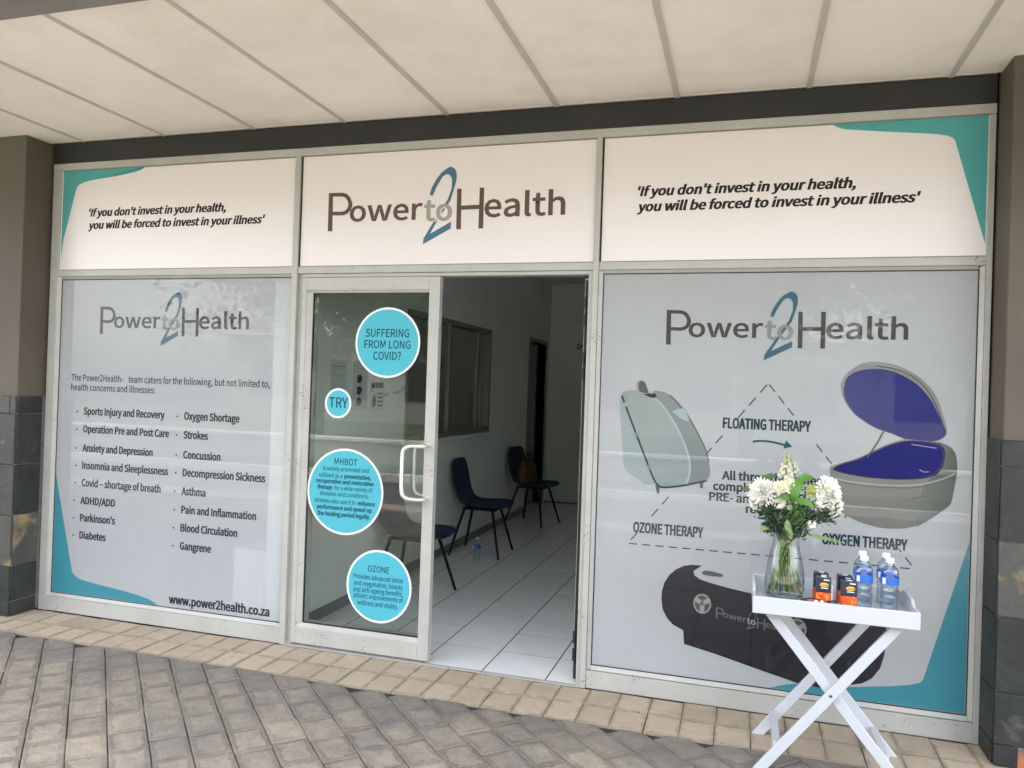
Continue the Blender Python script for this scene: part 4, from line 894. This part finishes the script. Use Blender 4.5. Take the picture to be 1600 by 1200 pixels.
c0, cr, ct = (-1.205,0.905), (-0.964,0.918), (-1.213,1.15)
w = decal(c0[0], c0[1], cr[0] - c0[0], (ct[1] - c0[1]), 'largest cyan decal with text about MHBOT')
cx = c0[0]
a, b = (-1.277,1.057), (-1.131,1.061); dtext(w, 'MHBOT', (a[0] + b[0]) / 2, a[1], .036, .004, width=b[0] - a[0])
def lineW(pl, pr): return (pl[0] + pr[0]) / 2, (pl[1] + pr[1]) / 2, pr[0] - pl[0]
for parts, pl, pr in (([('is widely promoted and', 0)], (-1.348,1.019), (-1.059,1.023)), ([('utilised as a', 0), ('preventative,', 1)], (-1.371,0.979), (-1.042,0.984)), ([('recuperative and restorative', 1)], (-1.39,0.945), (-1.025,0.951)),
                      ([('therapy', 1), ('for a wide variety of', 0)], (-1.381,0.911), (-1.031,0.915)), ([('diseases and conditions.', 0)], (-1.363,0.877), (-1.054,0.877)), ([('Athletes also use it to', 0), ('enhance', 1)], (-1.398,0.832), (-1.013,0.839)),
                      ([('performance and speed up', 1)], (-1.38,0.797), (-1.031,0.802)), ([('the healing period legally.', 1)], (-1.375,0.762), (-1.04,0.763))):
    x_, z_, w_ = lineW(pl, pr); mixed(w, parts, x_, z_, .0235, w_)
c0, cr, ct = (-0.974,0.391), (-0.774,0.403), (-0.98,0.595)
w = decal(c0[0], c0[1], cr[0] - c0[0], (ct[1] - c0[1]), 'lowest cyan decal with text about OZONE')
a, b = (-1.044,0.47), (-0.911,0.478); dtext(w, 'OZONE', (a[0] + b[0]) / 2, a[1], .034, .004, width=b[0] - a[0])
for s_, pl, pr in (('Provides advanced detox', (-1.131,0.42), (-0.825,0.428)), ('and oxygenation, beauty', (-1.127,0.384), (-0.826,0.391)), ('and anti-ageing benefits,', (-1.13,0.348), (-0.824,0.354)), ('athletic improvements of', (-1.129,0.315), (-0.823,0.318)), ('wellness and vitality.', (-1.103,0.277), (-0.851,0.28))):
    x_, z_, w_ = lineW(pl, pr); mixed(w, [(s_, 0)], x_, z_, .026, w_)
# open leaf, swung into the room
od = empty('glass_door', 'open glass door leaf swung into the room at the right jamb', 'door', None, (0.158, 0.055, 0.012), rad(90 + 10.9))
MB().box(0.0, 0.045, -0.02, 0.02, 0.01, 2.10).build('stile', 'frame_paint', od, 0.0015); MB().box(0.765, 0.83, -0.02, 0.02, 0.01, 2.10).build('stile', 'frame_paint', od, 0.0015)
MB().box(0.0455, 0.7645, -0.02, 0.02, 2.03, 2.10).build('top_rail', 'frame_paint', od, 0.0015); MB().box(0.0455, 0.7645, -0.02, 0.02, 0.01, 0.12).build('bottom_rail', 'frame_paint', od, 0.0015)
MB().box(0.0455, 0.7645, -0.003, 0.003, 0.1205, 2.0295).build('glass_pane', 'door_glass', od)
MB().box(-0.0065, -0.0005, -0.018, 0.018, 0.012, 2.09).build('seal', 'gasket_or_shadow', od)
m = MB().tube([(0.79, 0.02, 1.788), (0.79, 0.048, 1.788)], 0.007, 10).tube([(0.79, 0.048, 1.788), (0.79, 0.070, 1.788)], 0.020, 14); m.build('knob', 'dark_steel', od)
for z in (0.14, 0.23, 1.60, 1.68, 1.88, 1.97):
    MB().tube([(-0.012, 0.016, z - .03), (-0.012, 0.016, z + .03)], 0.010, 10).build('hinge', 'dark_steel', od)

# ================================================================== TABLE
tb = empty('tray_table', 'white folding butler tray table on crossed legs', 'table', None, (1.32, -0.415, 0))
TX0, TX1, TY0, TY1 = 1.010, 1.625, -0.632, -0.205
def tbox(name, x0, x1, y0, y1, z0, z1, bev=0.003): return fbox(name, x0, x1, y0, y1, z0, z1, 'table_paint', bev, tb)
ZF = 0.676
tbox('tray_floor', TX0 + .012, TX1 - .012, TY0 + .012, TY1 - .012, ZF - 0.008, ZF, 0)
tbox('tray_side', TX0, TX1, TY0, TY0 + .0118, 0.646, 0.7145); tbox('tray_side', TX0, TX1, TY1 - .0118, TY1, 0.646, 0.7145)
def end_side(x0, x1):
    # end board that rises into a handle at both corners and dips between
    pts = [(TY0 + .0122, 0.646), (TY1 - .0122, 0.646), (TY1 - .0122, 0.7145), (TY1 - .09, 0.7145), (TY1 - .13, 0.735), ((TY0 + TY1) / 2, 0.738), (TY0 + .13, 0.735), (TY0 + .09, 0.7145), (TY0 + .0122, 0.7145)]
    at_world(MB().prism([(a_, b_) for a_, b_ in pts], 0, x0, x1).build('tray_side', 'table_paint', None, 0.002), tb)
end_side(TX0, TX0 + .0118); end_side(TX1 - .0118, TX1)
def leg(x0, z0, x1, z1, y, w_=0.040, d=0.018):
    v = Vector((x1 - x0, z1 - z0)).normalized(); nn = Vector((-v.y, v.x)) * w_ / 2
    k0 = nn.x * 0 ; a_ = Vector((x0, z0)); b_ = Vector((x1, z1))
    # feet cut level with the floor
    def lev(p, z): t_ = (z - p.y) / v.y; return (p.x + v.x * t_, z)
    pts = [lev(a_ + nn, z0), lev(a_ - nn, z0), lev(b_ - nn, z1), lev(b_ + nn, z1)]
    return at_world(MB().prism(pts, 1, y - d / 2, y + d / 2).build('leg', 'table_paint', None, 0.002), tb)
# outer frame: feet at left, top at right; inner frame crosses it
for y in (-0.582, -0.236): leg(1.055, 0.0, 1.56, 0.645, y)
for y in (-0.558, -0.260): leg(1.600, 0.0, 1.075, 0.645, y)
def rail(x, z, y0, y1, s=0.013): return at_world(MB().box(x - s * .7, x + s * .7, y0, y1, z - s, z + s).build('stretcher', 'table_paint', None, 0.002), tb)
rail(1.120, 0.098, -0.573, -0.245, 0.02); rail(1.530, 0.098, -0.549, -0.269, 0.02); rail(1.545, 0.632, -0.573, -0.245); rail(1.090, 0.632, -0.549, -0.269)
for y in (-0.592, -0.551): pass
for (x, z, y) in ((1.318, 0.338, -0.5915), (1.318, 0.338, -0.2505)): at_world(MB().tube([(x, y, z), (x, y - .003, z)], 0.0055, 10).build('screw', 'screw', None), tb)

# ---- vase and flowers
VX, VY, VZ = 1.141, -0.415, ZF
vase = empty('vase', 'clear glass vase holding flower stems on the tray', 'vase', None, (VX, VY, VZ))
vp = [(0.0, 0.004), (0.060, 0.004), (0.078, 0.012), (0.085, 0.04), (0.084, 0.08), (0.078, 0.13), (0.070, 0.17), (0.060, 0.205), (0.0545, 0.235), (0.056, 0.262), (0.060, 0.272)]
MB().lathe([(r * .97, z) for r, z in vp], seg=40).build('glass_body', 'vase_glass', vase, smooth=True)
MB().tube([(0.0585 * math.cos(a_ * math.pi / 20), 0.0585 * math.sin(a_ * math.pi / 20), 0.272) for a_ in range(41)], 0.0016, 6, False).build('rim', 'vase_glass', vase, smooth=True)
MB().lathe([(0.0, 0.006), (0.056, 0.006), (0.074, 0.014), (0.081, 0.04), (0.080, 0.08), (0.074, 0.13), (0.067, 0.165), (0.064, 0.178), (0.0, 0.178)], seg=32).build('water', 'water', vase, smooth=True)
MB().lathe([(0.0, 0.0), (0.058, 0.0), (0.074, 0.006), (0.078, 0.012), (0.0, 0.012)], seg=32).build('glass_base', 'vase_glass', vase, smooth=True)
NECK = Vector((VX, VY, VZ + 0.225))
def stem_path(top, k=None):
    """from the vase floor through the neck to the flower"""
    top = Vector(top); dirn = top - NECK
    off = Vector((rnd(-.028, .028), rnd(-.028, .028), 0))
    n_ = NECK + off * 0.9
    foot = Vector((VX - dirn.x * .55 + rnd(-.055, .055), VY - dirn.y * .5 + rnd(-.05, .05), VZ + rnd(0.012, 0.05)))
    d = foot - Vector((VX, VY, foot.z)); 
    if d.length > 0.066: foot = Vector((VX, VY, foot.z)) + d.normalized() * 0.066
    mid = n_ + (top - n_) * 0.5 + Vector((0, 0, 0.015))
    return smooth_pts([tuple(foot), tuple(foot + (n_ - foot) * .5), tuple(n_), tuple(mid), tuple(top)], 4, False)
def stem(par, top, r=0.0028, mat='stem_green'):
    o = MB().tube(stem_path(top), [r] * 17, 6).build('stem', mat, None, smooth=True); return at_world(o, par)
def petals(mb, c, axis, n_, r, length, width, elev, curl=0.3, phase=0.0, r0=0.0):
    """ring of petals round axis; elev: angle above the plane normal to axis"""
    ax = Vector(axis).normalized(); u = ax.orthogonal().normalized(); v = ax.cross(u)
    for i in range(n_):
        a_ = 2 * math.pi * (i + rnd(-.2, .2)) / n_ + phase; d = u * math.cos(a_) + v * math.sin(a_); sd = ax.cross(d)
        e = elev + rnd(-.12, .12); L_ = length * rnd(.85, 1.1); w_ = width * rnd(.85, 1.15)
        pts = []
        for k in range(4):
            t_ = k / 3; ee = e + curl * t_
            p = Vector(c) + d * (r0 + L_ * t_ * math.cos(ee)) + ax * (L_ * t_ * math.sin(ee)); ww = w_ * (0.45, 1, 1.05, 0.45)[k] / 2
            cup = ax * ww * 0.35
            pts += [p - sd * ww + cup, p - ax * 0.0005, p + sd * ww + cup]
        fs = []
        for k in range(3):
            fs += [(k * 3, k * 3 + 1, k * 3 + 4, k * 3 + 3), (k * 3 + 1, k * 3 + 2, k * 3 + 5, k * 3 + 4)]
        mb.add(pts, fs)
def mum(c, axis, r, label, grp, name='chrysanthemum'):
    t = empty(name, label, 'flower', grp, tuple(c)); stem(t, c)
    mb = MB()
    for ring_ in range(9):
        f = ring_ / 8; petals(mb, Vector(c) + Vector(axis).normalized() * r * .30 * f, axis, int(28 - 12 * f), r, r * (1.02 - .72 * f), r * (.20 - .06 * f), -0.35 + 1.25 * f, 0.28, ring_ * .37, r * .03)
    for ring_ in range(3): petals(mb, Vector(c) + Vector(axis).normalized() * r * (.34 + .06 * ring_), axis, 12 - 2 * ring_, r, r * (.34 - .07 * ring_), r * .13, 0.5 + .3 * ring_, -0.1, ring_ * .5, 0)
    at_world(mb.build('bloom', 'petal_white', None, smooth=True), t)
    at_world(MB().lathe([(0, -r * .2), (r * .22, -r * .05), (r * .24, r * .1), (r * .16, r * .24), (0, r * .3)], tuple(Vector(c) + Vector(axis).normalized() * r * .22), 10).build('flower_eye', 'petal_cream', None, smooth=True), t)
    return t
def daisy(c, axis, r, label, grp, layers=2, mat='petal_white', eye='daisy_eye', n_=17, name='daisy'):
    t = empty(name, label, 'flower', grp, tuple(c)); stem(t, c, 0.002)
    mb = MB()
    for k in range(layers): petals(mb, c, axis, n_ - 2 * k, r, r * (1 - .12 * k), r * .30, 0.02 + .28 * k, 0.12, k * .2, r * .12)
    at_world(mb.build('petals', mat, None, smooth=True), t)
    ax = Vector(axis).normalized(); u = ax.orthogonal().normalized(); v = ax.cross(u); e = MB(); n8 = 10
    vs = []
    for k in range(4):
        rr = r * .27 * math.cos(k * .45); hh = r * .16 * math.sin(k * .45) + r * .05
        vs += [Vector(c) + ax * hh + (u * math.cos(2 * math.pi * j / n8) + v * math.sin(2 * math.pi * j / n8)) * rr for j in range(n8)]
    e.add(vs, [(k * n8 + j, k * n8 + (j + 1) % n8, (k + 1) * n8 + (j + 1) % n8, (k + 1) * n8 + j) for k in range(3) for j in range(n8)] + [tuple(range(3 * n8, 4 * n8))])
    at_world(e.build('flower_eye', eye, None, smooth=True), t)
    return t
def KB(p, dy=0.0): return Vector((p[0], -0.42 + dy, p[1]))
gd_ = 'white daisies on the right of the bouquet'
mum(KB((1.036,1.118), -.035), (-.35, -.9, .35), 0.062, 'big white chrysanthemum at the left of the bouquet', None)
mum(KB((1.015,1.074), -.02), (-.7, -.6, -.1), 0.040, 'white chrysanthemum drooping below the big left one', None)
daisy(KB((1.107,1.081), -.05), (.3, -.9, -.3), 0.030, 'small white daisy under the big chrysanthemum', gd_, 2)
daisy(KB((1.105,1.14), -.05), (-.2, -.9, .5), 0.032, 'cream daisy at the foot of the flower spike', gd_, 3, 'petal_cream')
daisy(KB((1.139,1.153), -.05), (.2, -.9, .2), 0.032, 'cream daisy just right of the spike foot', gd_, 3, 'petal_cream')
daisy(KB((1.297,1.147), -.03), (.45, -.8, .5), 0.050, 'largest white daisy at the upper right', gd_, 3, n_=24)
daisy(KB((1.28,1.094), -.05), (-.1, -.95, .1), 0.026, 'white daisy facing out below the largest daisy', gd_, 3)
daisy(KB((1.305,1.105), -.05), (.3, -.9, .0), 0.025, 'white daisy right beside the outward facing one', gd_, 3)
daisy(KB((1.257,1.071), -.04), (-.4, -.9, -.2), 0.024, 'small white daisy at the lower left of the right cluster', gd_, 2)
daisy(KB((1.339,1.082), -.02), (.8, -.55, .1), 0.030, 'white daisy turned sideways at the far right', gd_, 2)
daisy(KB((1.328,1.062), -.02), (.5, -.75, -.4), 0.028, 'white daisy hanging lowest at the far right', gd_, 2)
daisy(KB((1.237,0.999), -.06), (.1, -.95, .25), 0.0165, 'tiny white button daisy low in the foliage', gd_, 2)
daisy(KB((1.32,1.125), -.045), (.6, -.75, .3), 0.034, 'ruffled white daisy overlapping the right of the largest one', gd_, 4, n_=20)
daisy(KB((1.314,1.086), -.05), (.5, -.85, -.1), 0.024, 'ruffled white daisy between the sideways and the outward facing ones', gd_, 4)
daisy(KB((1.271,1.126), -.05), (-.3, -.9, .3), 0.024, 'white daisy tucked left of the largest daisy', gd_, 2)
daisy(KB((1.244,1.133), -.03), (-.2, -.8, .5), 0.033, 'yellow green chrysanthemum in the middle right', None, 4, 'petal_green', 'petal_green', 16, 'green_chrysanthemum')
def spike(base, top, label, w0, n_=34):
    t = empty('snapdragon', label, 'flower', 'pale snapdragon spikes', tuple(base)); stem(t, base)
    b_, t_ = Vector(base), Vector(top); at_world(MB().tube([b_, (b_ + t_) / 2, t_], [.003, .0025, .001], 6).build('spike_stem', 'stem_green', None, smooth=True), t)
    mw, mg = MB(), MB()
    for i in range(n_):
        f = i / n_; p = b_ + (t_ - b_) * f; a_ = i * 2.4; s_ = w0 * (1 - f) ** .8 + .003
        d = Vector((math.cos(a_), math.sin(a_) * .9, 0.25)); q = p + d * s_ * .75
        mb = mw if f < .55 else mg
        if f < .55: petals(mb, q, d + Vector((0, 0, .3)), 6, s_, s_ * .62, s_ * .5, .5, .5)
        else:
            rr = s_ * .42
            vs = [q + Vector((math.cos(j * 1.047) * rr, math.sin(j * 1.047) * rr, 0)) for j in range(6)] + [q + Vector((0, 0, rr * 1.6)), q - Vector((0, 0, rr))]
            mb.add(vs, [(j, (j + 1) % 6, 6) for j in range(6)] + [((j + 1) % 6, j, 7) for j in range(6)])
    at_world(mw.build('blossoms', 'petal_cream', None, smooth=True), t); at_world(mg.build('buds', 'bud_green', None, smooth=True), t)
spike(KB((1.13,1.17), -.03), KB((1.134,1.297), -.03), 'tallest pale flower spike at the top of the bouquet', 0.024)
spike(KB((1.169,1.195), .0), KB((1.152,1.267), .0), 'shorter pale flower spike right of the tallest', 0.017, 22)
def blade(mb, a_, b_, w_, bend=0.02, nrm=(0, -1, 0.3), fold=0.25):
    a_, b_ = Vector(a_), Vector(b_); d = (b_ - a_).normalized(); nn = Vector(nrm).normalized(); sd = d.cross(nn).normalized(); nn = sd.cross(d).normalized(); pts = []
    K_ = 7
    for k in range(K_):
        t_ = k / (K_ - 1); ww = w_ * (math.sin(math.pi * min(1, t_ * .93 + .05)) ** .75) / 2; p = a_ + (b_ - a_) * t_ + nn * bend * math.sin(math.pi * t_) 
        wv = math.sin(t_ * 9) * w_ * .05
        pts += [p - sd * ww + nn * (ww * fold + wv), p, p + sd * ww + nn * (ww * fold - wv)]
    fs = []
    for k in range(K_ - 1): fs += [(k * 3, k * 3 + 1, k * 3 + 4, k * 3 + 3), (k * 3 + 1, k * 3 + 2, k * 3 + 5, k * 3 + 4)]
    mb.add(pts, fs)
def sprig(label, leaves, mat, stemtop=None, name='leaf_sprig', grp='leafy stems in the bouquet'):
    t = empty(name, label, 'foliage', grp, tuple(leaves[0][0])); stem(t, stemtop or leaves[0][0], 0.0025, 'stem_olive')
    for (a_, b_, w_, bd, nr) in leaves:
        mb = MB(); blade(mb, a_, b_, w_, bd, nr); at_world(mb.build('leaf', mat, None, smooth=True), t)
    return t
sprig('broad bright green leaves in the centre of the bouquet', [
 (KB((1.16,1.096), -.06), KB((1.193,1.185), -.03), .050, .02, (-.3, -1, .1)), (KB((1.162,1.094), -.06), KB((1.242,1.075), -.08), .036, .012, (0, -.8, .7)), (KB((1.17,1.166), -.03), KB((1.242,1.19), -.01), .040, .014, (0, -.8, .6)),
 (KB((1.158,1.099), -.04), KB((1.136,1.145), -.02), .036, .01, (.3, -1, .2)), (KB((1.155,1.085), -.05), KB((1.095,1.113), -.06), .034, .01, (0, -.7, .7))], 'leaf_bright')
sprig('pale green leaves near the vase neck', [(KB((1.159,0.932), -.07), KB((1.13,0.992), -.08), .026, .01, (.4, -1, 0)), (KB((1.159,0.961), -.07), KB((1.138,1.014), -.08), .026, .01, (-.4, -1, 0)), (KB((1.069,0.965), -.04), KB((1.03,0.958), -.04), .024, .008, (0, -.8, .5)), (KB((1.156,1.056), -.07), KB((1.138,1.073), -.07), .025, .006, (0, -1, .2))], 'leaf_pale')
sprig('mid green leaves behind the big chrysanthemum', [(KB((1.0,1.151), -.0), KB((1.097,1.187), .0), .030, .01, (0, -.8, .6)), (KB((0.994,1.128), -.02), KB((0.96,1.119), -.02), .024, .006, (0, -1, .3)), (KB((1.035,1.168), .0), KB((0.989,1.146), -.01), .02, .006, (0, -1, .3)), (KB((1.079,1.193), .02), KB((1.035,1.164), .02), .016, .006, (0, -1, .3))], 'leaf_mid')
mb = MB(); ta = empty('grass_blades', 'long thin leaves reaching right below the daisies', 'foliage', 'leafy stems in the bouquet', tuple(KB((1.224,0.956), -.05)))
stem(ta, KB((1.224,0.956), -.05), .002)
for a_, b_, w_ in ((KB((1.223,0.96), -.05), KB((1.375,0.928), -.04), .010), (KB((1.224,0.952), -.05), KB((1.325,0.939), -.06), .008), (KB((1.23,0.964), -.05), KB((1.348,0.938), -.03), .007)):
    m2 = MB(); blade(m2, a_, b_, w_, -.006, (0, -.6, .8)); at_world(m2.build('leaf', 'leaf_pale', None, smooth=True), ta)
def fern(label, cpx, spread, n_, mat, seed, aim):
    random.seed(seed)
    t = empty('fern_foliage', label, 'foliage', 'fine dark foliage in the bouquet', tuple(cpx)); mb = MB()
    stem(t, cpx, .002, 'leaf_dark')
    for i in range(n_):
        c_ = Vector(cpx) + Vector((random.gauss(0, spread[0]), random.gauss(0, spread[1]), random.gauss(0, spread[2])))
        d = (Vector(aim) * .8 + Vector((rnd(-1, 1), rnd(-1, 1), rnd(-.7, 1)))).normalized(); L_ = rnd(.018, .040)
        blade(mb, c_, c_ + d * L_, rnd(.004, .009), .003, (rnd(-1, 1), -1, rnd(-.5, 1)))
    o = at_world(mb.build('leaves', mat, None, smooth=True), t); o['kind'] = 'stuff'
    for i in range(7):
        e = Vector(cpx) + Vector((rnd(-1, 1) * spread[0] * 1.4, rnd(-1, 1) * spread[1], rnd(-1, 1) * spread[2])); at_world(MB().tube([NECK + Vector((rnd(-.02, .02), rnd(-.02, .02), 0)), (NECK + e) / 2 + Vector((0, -.01, 0)), e], [.0022, .0018, .001], 5).build('twig', 'leaf_dark', None, smooth=True), t)
fern('dark foliage under the big chrysanthemum', KB((1.077,1.035), -.02), (.022, .03, .028), 230, 'leaf_dark', 3, (-.3, -.3, .8))
fern('dark foliage under the right daisies', KB((1.265,1.035), -.02), (.030, .03, .022), 210, 'leaf_dark', 4, (.6, -.3, .4))
fern('mid green foliage in the heart of the bouquet', KB((1.177,1.028), -.02), (.026, .03, .032), 260, 'leaf_mid', 5, (.1, -.4, .9))
fern('dark foliage just above the vase rim', KB((1.165,0.958), -.02), (.030, .03, .014), 150, 'leaf_dark', 6, (.0, -.4, .3))
fern('dark drooping foliage left of the vase neck', KB((1.078,0.984), -.02), (.016, .02, .022), 90, 'leaf_dark', 8, (-.4, -.3, -.3))
random.seed(11)
for i in range(16):
    e = KB((VX + rnd(-.07, .07), VZ + rnd(.30, .36)), rnd(-.03, .04))
    t = empty('cut_stem', 'bare green stem crossing in the vase', 'foliage', 'bare stems in the vase', tuple(e)); stem(t, e, rnd(.003, .0046), random.choice(['stem_green', 'stem_olive']))

# ---- bottles on the tray
bt = make_bottle('water_bottle', 'front water bottle beside the orange cartons', 'blue labelled water bottles on the tray', h=0.212, r=0.0345)
fl_ = (1.441,0.753); fr2 = (1.537,0.75); rl = (1.449,0.835); rr_ = (1.54,0.833)
bt.location = (fl_[0], -0.485, ZF)
for (x, y, lab) in ((fr2[0], -0.485, 'front water bottle nearest the right end of the tray'), (rl[0], -0.375, 'rear water bottle behind the left one'), (rr_[0], -0.375, 'rear water bottle behind the right one')):
    q = copy_tree(bt); q.location = (x, y, ZF); q.rotation_euler = (0, 0, rnd(-.4, .4)); q['label'] = lab
# ---- cartons
def carton(label, x, y, rz, straw=False):
    t = empty('juice_carton', label, 'carton', 'small navy and orange juice cartons', (x, y, ZF), rz)
    w_, d, h = .029, .019, .112
    MB().box(-w_, w_, -d, d, 0, h).build('carton_body', 'carton_side', t, 0.0015)
    yf = -d - .0006
    def q(name, x0, x1, z0, z1, mat, dy=0.0): link(name, mesh(name, [(x0, yf - dy, z0), (x1, yf - dy, z0), (x1, yf - dy, z1), (x0, yf - dy, z1)], [(0, 1, 2, 3)]), mat, t)
    q('front_print', -w_ + .001, w_ - .001, .0015, .052, 'carton_orange'); q('front_print', -w_ + .001, w_ - .001, .052, h - .002, 'carton_navy')
    for xs in (-w_ - .0006, w_ + .0006): link('side_print', mesh('side_print', [(xs, -d + .001, .0015), (xs, d - .001, .0015), (xs, d - .001, .05), (xs, -d + .001, .05)], [(0, 1, 2, 3)]), 'carton_orange', t)
    n_ = 14; e = [(.003 + .017 * math.cos(2 * math.pi * i / n_), yf - .0006, .084 + .009 * math.sin(2 * math.pi * i / n_)) for i in range(n_)]
    link('front_emblem', mesh('front_emblem', e, [tuple(range(n_))]), 'carton_yellow', t); q('emblem_bar', -.009, .017, .0815, .0845, 'carton_navy', .001); q('front_band', -.010, .018, .069, .072, 'label_white', .0006)
    q('front_band', .0, .022, .102, .106, 'label_white', .0006)
    MB().box(-.008, .012, -.004, .004, h, h + .002).build('top_seal', 'label_white', t)
    if straw: MB().tube([(w_ + .004, -.012, .006), (w_ + .004, -.012, .085)], .0026, 8).build('straw', 'straw_white', t)
    return t
a = (1.288,0.737); b = (1.379,0.725); c_ = (1.286,0.724); d_ = (1.377,0.725)
carton('front juice carton with a white straw on its side', a[0], -.49, rad(-3), True); carton('front juice carton beside the water bottles', b[0] + .003, -.515, rad(4))
carton('rear juice carton behind the one with the straw', c_[0], -.40, rad(-2)); carton('rear juice carton behind the right hand one', d_[0], -.415, rad(2))
# cord loop with tag, resting on the tray edge
t = empty('cord_loop', 'black cord loop with red and white beads at the tray front', 'bracelet', None, (1.262, -0.592, ZF))
MB().tube([(0.066 * math.cos(i * math.pi / 16), 0.020 * math.sin(i * math.pi / 16), 0.036 + .003 * math.sin(i * .8)) for i in range(33)], 0.0035, 8, False).build('cord', 'cord_black', t, smooth=True)
for i, mt in enumerate(['tag_red', 'label_white', 'tag_red', 'label_white', 'tag_red']):
    MB().lathe([(0, -.007), (.006, -.005), (.0085, 0), (.006, .005), (0, .007)], (-.022 + .011 * i, -.019, .037), 10).build('bead', mt, t, smooth=True)

# ================================================================== ACROSS THE WAY (seen mirrored in the glass)
gw = empty('garden_wall', 'low plastered garden wall with white coping across the lawn', 'wall', None, (0, -9.5, 0))
MB().box(-14, 12, -.12, .12, 0, .41).build('wall_body', 'garden_wall_paint', gw); MB().box(-14, 12, -.16, .16, .41, .48).build('coping', 'coping_white', gw, 0.01)
fb = empty('building', 'plain grey building with dark windows across the lawn', 'building', None, (-4, -24, 0))
MB().box(-16, 16, -5, 0, 0, 3.4).build('wall', 'building_paint', fb); MB().box(-16.4, 16.4, -5.3, .4, 3.4, 3.7).build('roof', 'coping_white', fb)
for i in range(9):
    for z in (0.9,): MB().box(-14.8 + i * 3.5, -13 + i * 3.5, .0, .03, z, z + 1.5).build('window', 'far_glass', fb)
def tree(x, y, h, r, label, sd):
    random.seed(sd); t = empty('tree', label, 'tree', 'trees across the lawn', (x, y, 0))
    MB().tube([(0, 0, 0), (.05, .02, h * .3), (0, .05, h * .6)], [.16, .12, .06], 8).build('trunk', 'bark', t, smooth=True)
    for k in range(5):
        a_ = k * 1.3; MB().tube([(0, .02, h * .3), (r * .4 * math.cos(a_), r * .4 * math.sin(a_), h * .55), (r * .75 * math.cos(a_), r * .75 * math.sin(a_), h * .72)], [.07, .045, .015], 6).build('limb', 'bark', t, smooth=True)
    mb = MB()
    cl = [Vector((random.gauss(0, r * .45), random.gauss(0, r * .45), h * .65 + random.gauss(0, h * .15))) for _ in range(40)]
    for i in range(5200):
        p = random.choice(cl) + Vector((random.gauss(0, r * .2), random.gauss(0, r * .2), random.gauss(0, r * .18))); s_ = rnd(.08, .16)
        u = Vector((rnd(-1, 1), rnd(-1, 1), rnd(-1, 1))).normalized(); v = u.orthogonal().normalized()
        mb.add([p - u * s_, p + v * s_ * .5, p + u * s_, p - v * s_ * .5], [(0, 1, 2, 3)])
    o = mb.build('crown', 'crown_green', t)
tree(-5.2, -11.8, 5.6, 2.1, 'leftmost leafy tree behind the garden wall', 21); tree(-2.2, -12.6, 5.4, 2.0, 'bushy tree second from left behind the garden wall', 22); tree(1.0, -12.6, 6.0, 2.2, 'tallest leafy tree behind the garden wall', 23); tree(-9.0, -12.8, 5.8, 2.4, 'broad leafy tree at the far end of the garden wall', 24); tree(5.0, -12.2, 5.6, 2.1, 'leafy tree near the right end of the garden wall', 25)
for o in list(bpy.data.objects):
    if o.type == 'MESH' and o.get('kind') is None and o.parent is None and 'category' not in o: print('untagged', o.name)
